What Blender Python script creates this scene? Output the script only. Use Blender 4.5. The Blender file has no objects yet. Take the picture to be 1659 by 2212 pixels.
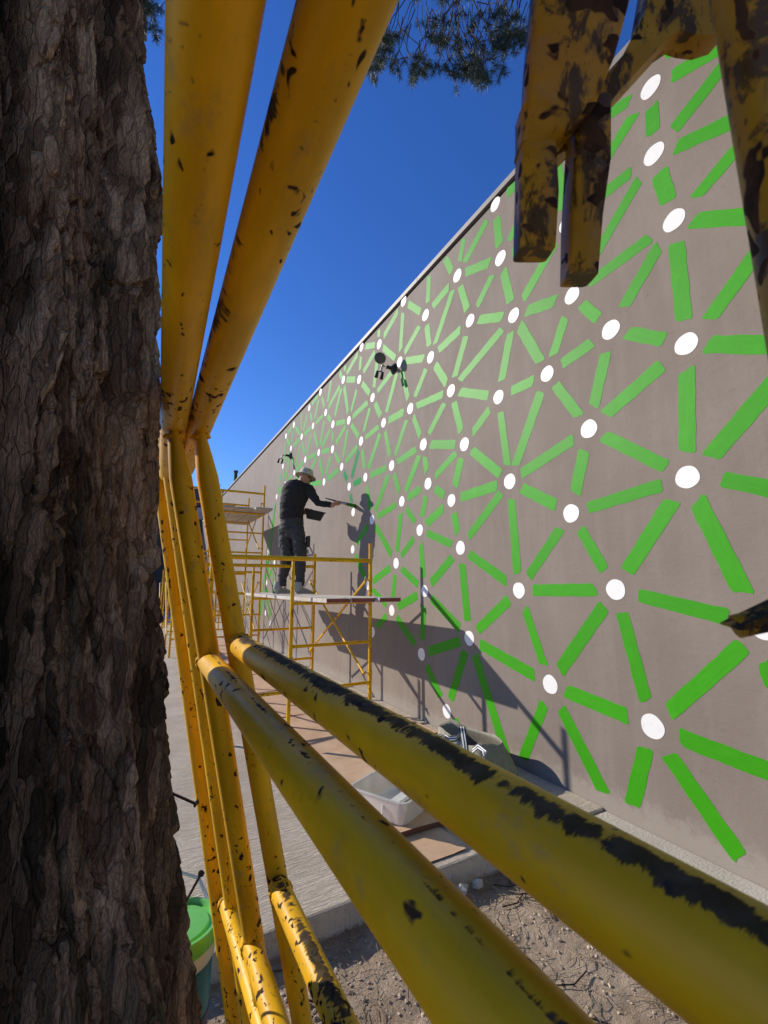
import bpy, bmesh, math, random
import numpy as np
from mathutils import Vector, Matrix

random.seed(7); rng = np.random.default_rng(7)
scene = bpy.context.scene
R = math.radians
# ------------------------------------------------------------------ camera
H_CAM = 1.42
F_PX, CX, CY = 950.0, 829.5, 1106.0            # survey of the photograph (1659 x 2212 grid)
PITCH = math.atan((1264.0 - CY) / F_PX)
YAW = math.atan((CX - 304.0) / math.hypot(F_PX, 1264.0 - CY))
cd = bpy.data.cameras.new('camera'); cam = bpy.data.objects.new('camera', cd)
scene.collection.objects.link(cam); scene.camera = cam
cam.location = (0, 0, H_CAM); cam.rotation_euler = (math.pi/2 + PITCH, 0, -YAW)
cd.sensor_fit = 'AUTO'; cd.sensor_width = 36.0; cd.lens = 36.0 * F_PX / 2212.0
cd.clip_start = 0.01; cd.clip_end = 3000
cd.dof.use_dof = True; cd.dof.focus_distance = 4.0; cd.dof.aperture_fstop = 17.0
# ------------------------------------------------------------------ light
SUN = Vector((1.0, -1.05, -0.70)).normalized()
w = bpy.data.worlds.new('World'); scene.world = w; w.use_nodes = True
nt = w.node_tree; nt.nodes.clear()
sky = nt.nodes.new('ShaderNodeTexSky'); sky.sky_type = 'NISHITA'; sky.sun_disc = False
sky.sun_elevation = math.asin(-SUN.z); sky.sun_rotation = math.atan2(-SUN.x, -SUN.y)
sky.altitude = 600; sky.air_density = 1.25; sky.dust_density = 0.05; sky.ozone_density = 7.0
bg = nt.nodes.new('ShaderNodeBackground'); bg.inputs['Strength'].default_value = 0.13
wo = nt.nodes.new('ShaderNodeOutputWorld')
hs = nt.nodes.new('ShaderNodeHueSaturation'); hs.inputs['Hue'].default_value = 0.516; hs.inputs['Saturation'].default_value = 1.15; hs.inputs['Value'].default_value = 1.3
nt.links.new(sky.outputs[0], hs.inputs['Color']); nt.links.new(hs.outputs[0], bg.inputs[0]); nt.links.new(bg.outputs[0], wo.inputs[0])
sd = bpy.data.lights.new('sun', 'SUN'); sd.energy = 4.7; sd.angle = R(0.55); sd.color = (1.0, 0.93, 0.82)
sun = bpy.data.objects.new('sun', sd); scene.collection.objects.link(sun)
sun.rotation_euler = SUN.to_track_quat('-Z', 'Y').to_euler(); sun.location = (-6, 7, 9)
vs = scene.view_settings; vs.view_transform = 'Standard'; vs.look = 'None'; vs.gamma = 1.0
vs.exposure = 0.06; vs.use_curve_mapping = False
scene.cycles.max_bounces = 8; scene.cycles.diffuse_bounces = 4; scene.cycles.use_denoising = True
scene.cycles.sample_clamp_indirect = 6.0

# ------------------------------------------------------------------ survey helpers
_c, _s, _cp, _sp = math.cos(YAW), math.sin(YAW), math.cos(PITCH), math.sin(PITCH)
VR = np.array([_c, -_s, 0.0]); VF = np.array([_s*_cp, _c*_cp, _sp]); VU = np.cross(VR, VF)
VC = np.array([0, 0, H_CAM])
def ray(x, y): return VR*(x-CX)/F_PX - VU*(y-CY)/F_PX + VF
def at(x, y, k): return VC + ray(x, y)*k                      # point at forward distance k
def onX(x, y, X):
    r = ray(x, y); return VC + r*(X/r[0])
def onY(x, y, Y):
    r = ray(x, y); return VC + r*(Y/r[1])
def onZ(x, y, Z):
    r = ray(x, y); return VC + r*((Z-H_CAM)/r[2])

# ------------------------------------------------------------------ object helpers
COL = scene.collection
def tag(o, label=None, cat=None, group=None, kind=None):
    if label: o['label'] = label
    if cat: o['category'] = cat
    if group: o['group'] = group
    if kind: o['kind'] = kind
    return o
def empty(name, loc, label, cat, group=None):
    o = bpy.data.objects.new(name, None); COL.objects.link(o); o.location = loc
    o.empty_display_size = 0.1
    return tag(o, label, cat, group)
def link(name, me, mat, parent=None, smooth=True):
    if mat is not None and not me.materials:
        me.materials.append(mat)
    if smooth is not None and len(me.polygons):
        me.polygons.foreach_set('use_smooth', [smooth]*len(me.polygons))
    o = bpy.data.objects.new(name, me); COL.objects.link(o)
    if parent is not None:
        o.parent = parent
        o.matrix_parent_inverse = Matrix.Translation(-Vector(parent.matrix_basis.translation)) if parent.type == 'EMPTY' and parent.parent is None else Matrix()
    return o
class MB:
    """collects shapes into one mesh, in world coordinates"""
    def __init__(s): s.v = []; s.f = []; s.w = []; s.t = []; s.mi = []; s.m = 0
    def add(s, vs_, fs, wear=None, tv=None):
        b = len(s.v); n = len(vs_)
        s.v += [tuple(map(float, p)) for p in vs_]; s.f += [tuple(b+i for i in f) for f in fs]
        s.mi += [s.m]*len(fs)
        s.w += list(wear) if wear is not None else [0.0]*n
        s.t += [tuple(p) for p in tv] if tv is not None else [tuple(map(float, p)) for p in vs_]
        return s
    def tube(s, p0, p1, r0=0.0215, r1=None, seg=20, n=2, wear=None, flat=None, caps=True):
        p0 = np.array(p0, float); p1 = np.array(p1, float); r1 = r0 if r1 is None else r1
        d = p1-p0; L = np.linalg.norm(d); d /= L
        up = np.array([0, 0, 1.0]) if abs(d[2]) < .9 else np.array([0, 1.0, 0])
        a = np.cross(d, up); a /= np.linalg.norm(a); b = np.cross(a, d)      # b ~ up
        V, T, W = [], [], []
        off = rng.random(3)*50
        for i in range(n):
            t = i/(n-1); c = p0+d*L*t; r = r0+(r1-r0)*t
            if flat is not None: ra, rb = flat(t*L, L)
            else: ra = rb = 1.0
            for j in range(seg):
                th = 2*math.pi*j/seg
                V.append(c+a*math.cos(th)*r*ra+b*math.sin(th)*r*rb)
                T.append((off[0]+t*L, off[1]+r*math.cos(th), off[2]+r*math.sin(th)))
                W.append(wear(t*L, math.sin(th), L, math.cos(th)) if wear else 0.0)
        Fs = [(i*seg+j, i*seg+(j+1) % seg, (i+1)*seg+(j+1) % seg, (i+1)*seg+j) for i in range(n-1) for j in range(seg)]
        if caps: Fs += [tuple(reversed(range(seg))), tuple((n-1)*seg+j for j in range(seg))]
        return s.add(V, Fs, W, T)
    def path(s, pts, r, seg=10):
        pts = [np.array(p, float) for p in pts]; n = len(pts)
        rr = r if hasattr(r, '__len__') else [r]*n
        V = []; prev = None
        for i, p in enumerate(pts):
            d = pts[min(i+1, n-1)]-pts[max(i-1, 0)]; d = d/np.linalg.norm(d)
            if prev is None:
                up = np.array([0, 0, 1.0]) if abs(d[2]) < .9 else np.array([1.0, 0, 0])
                a = np.cross(d, up)
            else: a = prev-d*np.dot(prev, d)
            a /= np.linalg.norm(a); prev = a; b = np.cross(d, a)
            for j in range(seg):
                th = 2*math.pi*j/seg; V.append(p+(a*math.cos(th)+b*math.sin(th))*rr[i])
        Fs = [(i*seg+j, i*seg+(j+1) % seg, (i+1)*seg+(j+1) % seg, (i+1)*seg+j) for i in range(n-1) for j in range(seg)]
        Fs += [tuple(reversed(range(seg))), tuple((n-1)*seg+j for j in range(seg))]
        return s.add(V, Fs)
    def box(s, c, h, rot=None, taper=1.0):
        c = np.array(c, float); V = []
        for z in (-1, 1):
            for x, y in ((-1, -1), (1, -1), (1, 1), (-1, 1)):
                k = taper if z > 0 else 1.0
                p = np.array([x*h[0]*k, y*h[1]*k, z*h[2]])
                if rot is not None: p = rot @ p
                V.append(c+p)
        return s.add(V, [(3, 2, 1, 0), (4, 5, 6, 7), (0, 1, 5, 4), (1, 2, 6, 5), (2, 3, 7, 6), (3, 0, 4, 7)])
    def lathe(s, prof, c, seg=28, rot=None, sc=(1, 1)):
        c = np.array(c, float); V = []
        for r, z in prof:
            for j in range(seg):
                th = 2*math.pi*j/seg; p = np.array([r*math.cos(th)*sc[0], r*math.sin(th)*sc[1], z])
                V.append(c+(rot @ p if rot is not None else p))
        n = len(prof)
        Fs = [(i*seg+j, i*seg+(j+1) % seg, (i+1)*seg+(j+1) % seg, (i+1)*seg+j) for i in range(n-1) for j in range(seg)]
        if prof[0][0] > 1e-6: Fs.append(tuple(reversed(range(seg))))
        if prof[-1][0] > 1e-6: Fs.append(tuple((n-1)*seg+j for j in range(seg)))
        return s.add(V, Fs)
    def mesh(s, name):
        me = bpy.data.meshes.new(name); me.from_pydata(s.v, [], s.f); me.update()
        a = me.attributes.new('wear', 'FLOAT', 'POINT'); a.data.foreach_set('value', np.array(s.w, 'f'))
        a = me.attributes.new('tv', 'FLOAT_VECTOR', 'POINT'); a.data.foreach_set('vector', np.array(s.t, 'f').ravel())
        return me
    def build(s, name, mat, parent=None, smooth=True, sharp=None):
        me = s.mesh(name)
        o = link(name, me, None, parent, smooth)
        for m in (mat if isinstance(mat, (list, tuple)) else [mat]): me.materials.append(m)
        if any(s.mi): me.polygons.foreach_set('material_index', s.mi)
        if smooth: me.set_sharp_from_angle(angle=R(sharp or 40))
        return o
def bevel(o, wd, seg=2):
    m = o.modifiers.new('bevel', 'BEVEL'); m.width = wd; m.segments = seg; m.limit_method = 'ANGLE'; m.angle_limit = R(40)
    return o

# ------------------------------------------------------------------ material helpers
class NT:
    def __init__(s, name):
        s.mat = bpy.data.materials.new(name); s.mat.use_nodes = True; s.t = s.mat.node_tree
        s.b = s.t.nodes['Principled BSDF']; s.out = s.t.nodes['Material Output']
    def n(s, typ, **kw):
        nd = s.t.nodes.new(typ)
        for k, v in kw.items():
            if k.startswith('i_'):
                key = k[2:]; key = int(key) if key.isdigit() else key.replace('_', ' ')
                s.put(nd.inputs[key], v)
            else: setattr(nd, k, v)
        return nd
    def put(s, sock, v):
        if isinstance(v, bpy.types.NodeSocket): s.t.links.new(v, sock)
        elif isinstance(v, (tuple, list)) and len(v) == 3 and sock.type == 'RGBA': sock.default_value = (*v, 1)
        else: sock.default_value = v
    def coord(s, kind='Object', scale=(1, 1, 1)):
        tc = s.n('ShaderNodeTexCoord'); return s.map(tc.outputs[kind], scale)
    def attr(s, name, out='Vector'): return s.n('ShaderNodeAttribute', attribute_name=name).outputs[out]
    def map(s, v, scale=(1, 1, 1), loc=(0, 0, 0), rot=(0, 0, 0)):
        m = s.n('ShaderNodeMapping'); s.put(m.inputs['Vector'], v); m.inputs['Scale'].default_value = scale
        m.inputs['Location'].default_value = loc; m.inputs['Rotation'].default_value = rot; return m.outputs[0]
    def noise(s, v, scale=5, detail=4, rough=.55, dist=0.0):
        nd = s.n('ShaderNodeTexNoise'); s.put(nd.inputs['Vector'], v); nd.inputs['Scale'].default_value = scale
        nd.inputs['Detail'].default_value = detail; nd.inputs['Roughness'].default_value = rough; nd.inputs['Distortion'].default_value = dist
        return nd.outputs['Fac']
    def ramp(s, v, a, b, ca=0.0, cb=1.0):
        m = s.n('ShaderNodeMapRange'); s.put(m.inputs['Value'], v); m.inputs['From Min'].default_value = a; m.inputs['From Max'].default_value = b
        m.inputs['To Min'].default_value = ca; m.inputs['To Max'].default_value = cb; m.interpolation_type = 'SMOOTHSTEP'; return m.outputs[0]
    def mix(s, f, a, b, mode='MIX'):
        m = s.n('ShaderNodeMix', data_type='RGBA', blend_type=mode); s.put(m.inputs[0], f); s.put(m.inputs[6], a); s.put(m.inputs[7], b); return m.outputs[2]
    def math(s, op, a, b=0.0):
        m = s.n('ShaderNodeMath', operation=op); s.put(m.inputs[0], a); s.put(m.inputs[1], b); return m.outputs[0]
    def bump(s, h, strength=.3, dist=.01, normal=None):
        m = s.n('ShaderNodeBump'); s.put(m.inputs['Height'], h); m.inputs['Strength'].default_value = strength; m.inputs['Distance'].default_value = dist
        if normal is not None: s.put(m.inputs['Normal'], normal)
        return m.outputs[0]
    def done(s, color, rough=.6, normal=None, **kw):
        s.put(s.b.inputs['Base Color'], color); s.put(s.b.inputs['Roughness'], rough)
        if normal is not None: s.put(s.b.inputs['Normal'], normal)
        for k, v in kw.items(): s.put(s.b.inputs[k.replace('_', ' ')], v)
        return s.mat
def plain(name, col, rough=.6, var=.12, scale=14, **kw):
    m = NT(name); n1 = m.noise(m.coord(), scale, 5, .6)
    a = tuple(c*(1-var) for c in col); b = tuple(min(1, c*(1+var)) for c in col)
    return m.done(m.mix(m.ramp(n1, .3, .7), a, b), rough, m.bump(n1, .12, .004), **kw)

def mat_pipe(name='yellow_paint', yellow=(.82, .445, .008), thr=.682, big_rust=0.0):
    m = NT(name); tv = m.attr('tv'); wear = m.attr('wear', 'Fac')
    big = m.noise(m.map(tv, (5, 20, 20)), 1.0, 4, .6)
    fine = m.noise(m.map(tv, (60, 60, 60)), 1.0, 5, .6)
    col = m.mix(m.ramp(big, .35, .7), tuple(c*.80 for c in yellow), tuple(c*1.12 for c in yellow))
    dirt = m.noise(m.map(tv, (18, 30, 30), (3, 1, 2)), 1.0, 6, .7)
    col = m.mix(m.ramp(dirt, .55, .74, 0, .5), col, (.32, .23, .11))
    chip = m.noise(m.map(tv, (46, 62, 62), (7, 3, 1)), 1.0, 2, .5, .4)
    gate = m.noise(m.map(tv, (6, 14, 14), (1, 8, 5)), 1.0, 3, .5)
    chipf = m.math('ADD', m.math('ADD', chip, m.math('MULTIPLY', wear, .12)), m.math('MULTIPLY', m.math('SUBTRACT', gate, .5), .45))
    speck = m.ramp(m.noise(m.map(tv, (105, 140, 140), (5, 5, 2)), 1.0, 1, .5), .70, .72)
    chips = m.math('MAXIMUM', m.ramp(chipf, thr, thr+.02), m.math('MULTIPLY', speck, m.ramp(gate, .47, .60)))
    ring = m.ramp(chipf, thr-.03, thr+.01)
    if big_rust:
        patch = m.noise(m.map(tv, (38, 38, 24), (9, 9, 1)), 1.0, 6, .7, .4)
        col = m.mix(m.ramp(patch, .5-big_rust, .58-big_rust, 0, .85), col, (.022, .013, .008))
    # worn-through streaks run round the tube
    streak = m.noise(m.map(tv, (120, 34, 34), (2, 2, 9)), 1.0, 6, .70, .35)
    patchy = m.noise(m.map(tv, (11, 26, 26), (6, 1, 3)), 1.0, 3, .55)
    wsum = m.math('ADD', m.math('ADD', m.math('MULTIPLY', m.math('SUBTRACT', streak, .5), 1.05), m.math('MULTIPLY', m.math('SUBTRACT', patchy, .5), .9)), wear)
    worn = m.math('MULTIPLY', m.ramp(wsum, .445, .53), .94)
    col = m.mix(m.math('MULTIPLY', ring, .7), col, (.13, .055, .016))
    col = m.mix(chips, col, m.mix(m.ramp(fine, .4, .6), (.030, .018, .012), (.075, .040, .022)))
    steel = m.mix(m.ramp(fine, .35, .7), (.022, .019, .016), (.075, .062, .050))
    col = m.mix(worn, col, steel)
    bare = m.math('MAXIMUM', chips, worn)
    h = m.math('SUBTRACT', m.math('MULTIPLY', fine, .12), bare)
    rough = m.math('ADD', m.math('MULTIPLY', fine, .25), m.math('ADD', m.math('MULTIPLY', bare, .28), .30))
    return m.done(col, rough, m.bump(h, .5, .0012), Specular_IOR_Level=m.math('SUBTRACT', .22, m.math('MULTIPLY', bare, .16)))
M = {}
M['pipe'] = mat_pipe()
M['rusty'] = mat_pipe('rusted_yellow_paint', (.42, .22, .006), .645, .006)

def mat_wall():
    m = NT('taupe_render'); c = m.coord()
    big = m.noise(m.map(c, (1, .9, .9)), 1.0, 6, .6)
    st = m.noise(m.map(c, (1, 7, .7)), 1.0, 5, .65)
    fine = m.noise(c, 130, 5, .65); mid = m.noise(c, 22, 5, .6, .5); trow = m.noise(m.map(c, (1, 3, 9)), 2.2, 4, .6, .8)
    col = m.mix(m.ramp(big, .3, .7), (.206, .165, .134), (.252, .207, .171))
    col = m.mix(m.ramp(st, .42, .75, 0, .5), col, (.275, .229, .192))
    col = m.mix(m.ramp(mid, .56, .78, 0, .5), col, (.180, .143, .116))
    sep = m.n('ShaderNodeSeparateXYZ'); m.put(sep.inputs[0], c)
    low = m.math('ADD', sep.outputs[2], m.math('MULTIPLY', mid, -.25))
    col = m.mix(m.ramp(low, -.08, .06, .55, 0), col, (.34, .30, .25))       # dust splashed along the foot
    h = m.math('ADD', m.math('MULTIPLY', fine, .35), m.math('ADD', m.math('MULTIPLY', mid, .5), m.math('MULTIPLY', trow, .5)))
    return m.done(col, .72, m.bump(h, .40, .008), Specular_IOR_Level=.2)
M['wall'] = mat_wall()
def mat_green(name, ca, cb, rough=.42):
    m = NT(name); c = m.coord(); oi = m.n('ShaderNodeObjectInfo').outputs['Random']
    v = m.n('ShaderNodeCombineXYZ', i_0=0.0, i_1=0.0); m.put(v.inputs[2], m.math('MULTIPLY', oi, 90.0))
    cc = m.n('ShaderNodeVectorMath', operation='ADD'); m.put(cc.inputs[0], c); m.put(cc.inputs[1], v.outputs[0]); cc = cc.outputs[0]
    st = m.noise(m.map(cc, (9, 60, 1)), 1.0, 5, .65, .6); bl = m.noise(cc, 9, 4, .6); fine = m.noise(cc, 150, 3, .6)
    col = m.mix(m.ramp(st, .25, .8), ca, cb)
    col = m.mix(m.ramp(bl, .5, .8, 0, .45), col, tuple(min(1, x*1.16+.004) for x in cb))
    col = m.mix(m.ramp(oi, 0, 1, 0, .3), col, tuple(x*.72 for x in ca))
    h = m.math('ADD', st, m.math('MULTIPLY', fine, .4))
    return m.done(col, rough+.08, m.bump(h, .16, .003), Specular_IOR_Level=.2)
M['green'] = mat_green('green_wall_paint', (.040, .300, .003), (.048, .335, .005))
M['wet'] = mat_green('wet_green_paint', (.014, .22, .006), (.030, .30, .010), .2)
def mat_dot():
    m = NT('white_wall_paint'); c = m.coord(); n1 = m.noise(c, 28, 4, .6); n2 = m.noise(c, 140, 3)
    return m.done(m.mix(m.ramp(n1, .56, .78), (.80, .78, .75), (.66, .65, .63)), .5, m.bump(n2, .25, .003))
M['white'] = mat_dot()
def mat_concrete(name, a, b, lines=True):
    m = NT(name); c = m.coord(); n1 = m.noise(c, 2.0, 6, .65); n2 = m.noise(c, 60, 6, .7); n3 = m.noise(m.map(c, (7, 55, 1)), 1.0, 5, .7, 1.2)
    n4 = m.noise(m.map(c, (1.1, 14, 1), (4, 3, 0)), 1.0, 4, .6, .5)
    col = m.mix(m.ramp(n1, .3, .7), a, b)
    col = m.mix(m.ramp(n2, .52, .75, 0, .6), col, tuple(x*.55 for x in a))
    h = m.math('MULTIPLY', n2, .7)
    if lines:
        col = m.mix(m.ramp(n3, .55, .75, 0, .45), col, tuple(x*.6 for x in a))
        h = m.math('ADD', h, m.math('ADD', m.math('MULTIPLY', m.ramp(n3, .35, .65), .8), m.math('MULTIPLY', m.ramp(n4, .64, .68), -.9)))
    return m.done(col, .9, m.bump(h, .8, .014), Specular_IOR_Level=.2)
M['slab'] = mat_concrete('broomed_concrete', (.56, .465, .355), (.70, .595, .47))
M['plinth'] = mat_concrete('pale_concrete', (.50, .44, .36), (.62, .55, .46), False)
def mat_dirt():
    m = NT('dry_dirt'); c = m.coord(); n1 = m.noise(c, 3.5, 7, .65); n2 = m.noise(c, 38, 6, .7); n3 = m.noise(c, 160, 4, .7)
    col = m.mix(m.ramp(n1, .32, .68), (.29, .205, .135), (.47, .36, .255))
    col = m.mix(m.ramp(n2, .55, .72, 0, .8), col, (.56, .45, .335))
    col = m.mix(m.ramp(n3, .60, .72, 0, .6), col, (.10, .072, .05))
    return m.done(col, .95, m.bump(m.math('ADD', n2, m.math('MULTIPLY', n3, .5)), .9, .014))
M['dirt'] = mat_dirt()
def mat_board(name, a, b):
    m = NT(name); c = m.coord(); n1 = m.noise(c, 4, 6, .65); st = m.noise(m.map(c, (6, 42, 6)), 1.0, 5, .6)
    col = m.mix(m.ramp(n1, .3, .7), a, b); col = m.mix(m.ramp(st, .55, .8, 0, .6), col, tuple(x*.68 for x in a))
    return m.done(col, .8, m.bump(st, .3, .004))
M['hardboard'] = mat_board('hardboard', (.50, .315, .185), (.62, .42, .265))
M['hardboard_edge'] = plain('hardboard_edge', (.14, .055, .028), .8)
M['plank'] = mat_board('plank_wood', (.42, .36, .29), (.56, .50, .42))
M['plank_red'] = plain('red_plank_end', (.30, .075, .055), .8, .3, 30)
M['needle'] = plain('pine_needle', (.040, .062, .022), .5, .35, 3)
M['twig'] = plain('twig_bark', (.055, .035, .022), .85, .3, 20)
M['coping'] = plain('metal_coping', (.20, .175, .155), .5, .1, 3)
M['metal_and_shade'] = plain('dark_metal_and_gap_shade', (.035, .028, .026), .6)  # antenna metal, also the painted shadow line below the coping
M['far_dark'] = plain('dark_far_wall', (.050, .048, .048), .8, .2, 1)
M['far_grey'] = plain('grey_parapet', (.30, .30, .31), .8, .15, 1)
M['olive'] = plain('olive_metal', (.13, .125, .10), .5, .1, 20)
M['black_pl'] = plain('black_plastic', (.012, .012, .013), .45, .2, 30)
M['pale_pl'] = plain('grey_white_plastic', (.62, .60, .57), .4, .1, 20)
M['shirt'] = plain('black_knit', (.018, .016, .017), .85, .4, 60)
M['trousers'] = plain('charcoal_cotton', (.050, .050, .051), .88, .35, 40)
M['skin'] = plain('skin', (.46, .25, .175), .5, .12, 40)
M['shoe'] = plain('grey_knit_shoe', (.36, .36, .35), .9, .4, 160)
M['sole'] = plain('shoe_sole', (.42, .41, .39), .7)
M['nail'] = plain('rusty_nail', (.035, .022, .018), .6, .4, 300)
M['lid'] = plain('green_lid', (.16, .52, .10), .35, .1, 8)
M['teal'] = plain('teal_label', (.008, .16, .24), .4, .3, 6)
M['navy'] = plain('navy_label', (.015, .018, .12), .4, .3, 6)
M['pail'] = plain('white_pail', (.70, .70, .66), .4, .06, 6)
M['canvas'] = plain('cream_canvas', (.27, .245, .18), .8, .15, 30)
M['steel'] = plain('zinc_pin', (.34, .32, .27), .35, .2, 60, Metallic=.8)
def mat_tub():
    m = NT('translucent_plastic')
    g = m.noise(m.coord(), 8, 3)
    return m.done(m.mix(m.ramp(g, .3, .7), (.66, .65, .61), (.78, .77, .73)), .28, None, Transmission_Weight=.35, Alpha=.88, Subsurface_Weight=.0)
M['tub'] = mat_tub()
def mat_stripe():
    m = NT('striped_webbing'); s_ = m.attr('wear', 'Fac')
    wv = m.math('FRACT', m.math('MULTIPLY', s_, 2.5))
    return m.done(m.mix(m.ramp(wv, .46, .52), (.02, .02, .022), (.78, .78, .76)), .8)
M['stripe'] = mat_stripe()
def mat_hat():
    m = NT('patterned_hat'); c = m.coord()
    v = m.n('ShaderNodeTexVoronoi', feature='DISTANCE_TO_EDGE'); m.put(v.inputs['Vector'], m.map(c, (1, 1, 1.6))); v.inputs['Scale'].default_value = 34
    n1 = m.noise(c, 40, 3)
    return m.done(m.mix(m.ramp(m.math('ADD', v.outputs['Distance'], m.math('MULTIPLY', n1, .05)), .065, .095), (.03, .026, .02), (.80, .74, .58)), .85)
M['hat'] = mat_hat()

# ------------------------------------------------------------------ ground and slab
WX = 2.75
SLAB_Y = 2.06
def grid_mesh(name, x0, x1, y0, y1, nx, ny, zf):
    xs = np.linspace(x0, x1, nx); ys = np.linspace(y0, y1, ny)
    X, Y = np.meshgrid(xs, ys); Z = zf(X, Y)
    v = np.stack([X, Y, Z], -1).reshape(-1, 3)
    i = np.arange(nx*ny).reshape(ny, nx)
    f = np.stack([i[:-1, :-1], i[:-1, 1:], i[1:, 1:], i[1:, :-1]], -1).reshape(-1, 4)
    me = bpy.data.meshes.new(name); me.from_pydata(v.tolist(), [], f.tolist()); me.update(); return me
def hash2(i, j, k=0):
    h = (i*374761393+j*668265263+k*1274126177) & 0xffffffff
    h = ((h ^ (h >> 13))*1274126177) & 0xffffffff
    return ((h ^ (h >> 16)) & 0xffff)/65535.0
def vnoise(x, y, k=0):
    i = np.floor(x).astype(np.int64); j = np.floor(y).astype(np.int64); fx = x-i; fy = y-j
    fx = fx*fx*(3-2*fx); fy = fy*fy*(3-2*fy)
    a = hash2(i, j, k); b = hash2(i+1, j, k); c = hash2(i, j+1, k); d = hash2(i+1, j+1, k)
    return (a*(1-fx)+b*fx)*(1-fy)+(c*(1-fx)+d*fx)*fy
def fbm(x, y, o=4, k=0):
    s_ = 0; a = .5
    for q in range(o): s_ = s_+a*vnoise(x*2**q, y*2**q, k+q); a *= .5
    return s_
def worley(x, y, k=0):
    i = np.floor(x).astype(np.int64); j = np.floor(y).astype(np.int64)
    f1 = np.full(x.shape, 9.0); f2 = np.full(x.shape, 9.0); cid = np.zeros(x.shape); oy = np.zeros(x.shape)
    for di in (-1, 0, 1):
        for dj in (-1, 0, 1):
            a = i+di; b = j+dj
            px = a+.1+.8*hash2(a, b, k); py = b+.1+.8*hash2(a, b, k+7)
            d = np.hypot(x-px, y-py); c = hash2(a, b, k+13)
            nf = d < f1
            f2 = np.where(nf, f1, np.minimum(f2, d)); cid = np.where(nf, c, cid); f1 = np.where(nf, d, f1); oy = np.where(nf, y-py, oy)
    return f1, f2, cid, oy
# one sheet of ground to the horizon, finely modelled where the camera sees it
def ground_z(X, Y): return -.115+.05*(fbm(X*2.3, Y*2.3, 4, 3)-.47)+.022*(fbm(X*17, Y*17, 3, 9)-.45)
MBg = MB()
g = link('ground', grid_mesh('ground', -1.6, 2.9, -1.6, SLAB_Y+.02, 330, 270, ground_z), M['dirt'])
tag(g, kind='structure')
g2 = MB()
BIG = 1500
for (x0, x1, y0, y1) in ((-BIG, BIG, -BIG, -1.6), (-BIG, -1.6, -1.6, 2.0), (2.9, BIG, -1.6, 2.0), (-BIG, BIG, 2.0, BIG)):
    g2.add([(x0, y0, -.14), (x1, y0, -.14), (x1, y1, -.14), (x0, y1, -.14)], [(0, 1, 2, 3)])
tag(g2.build('terrain', M['dirt'], smooth=False), kind='structure')
# concrete slab with a real edge
sl = MB(); sl.box(((-9+WX)/2, (SLAB_Y+40)/2, -.13), ((WX+9)/2, (40-SLAB_Y)/2, .13))
so = sl.build('slab', M['slab'], smooth=False); tag(so, kind='structure'); bevel(so, .012, 2)
ft = MB(); ft.box((WX-.125, (SLAB_Y-4)/2-.01, -.10), (.125, (SLAB_Y+4)/2, .085))
fo = ft.build('footing', M['plinth'], smooth=False); tag(fo, kind='structure'); bevel(fo, .01, 2)

# ------------------------------------------------------------------ mural wall
wall = empty('mural_wall', (WX, 8, 0), 'long taupe rendered wall carrying the unfinished green and white mural', 'wall')
wb = MB(); wb.box((WX+2.2, 10.5, 2.45), (2.2, 15.5, 2.66)); wb.build('wall_face', M['wall'], wall, smooth=False)
wb = MB(); wb.box((WX+2.2, 10.5, 5.137), (2.18, 15.48, .029)); wb.build('coping_shadow_gap', M['metal_and_shade'], wall, smooth=False)  # recessed gap, coloured dark for the shadow line under the coping overhang
y = -5.0
while y < 26:
    wb = MB(); y1 = min(y+3.05, 26.0)
    wb.box((WX+.20, (y+y1)/2, 5.196), (.215, (y1-y)/2-.003, .029)); wb.build('coping', M['coping'], wall, smooth=False); y = y1
wb = MB(); wb.box((WX+2.4, 10.5, 5.20), (1.9, 15.4, .02)); wb.build('roof', M['far_grey'], wall, smooth=False)

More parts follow.
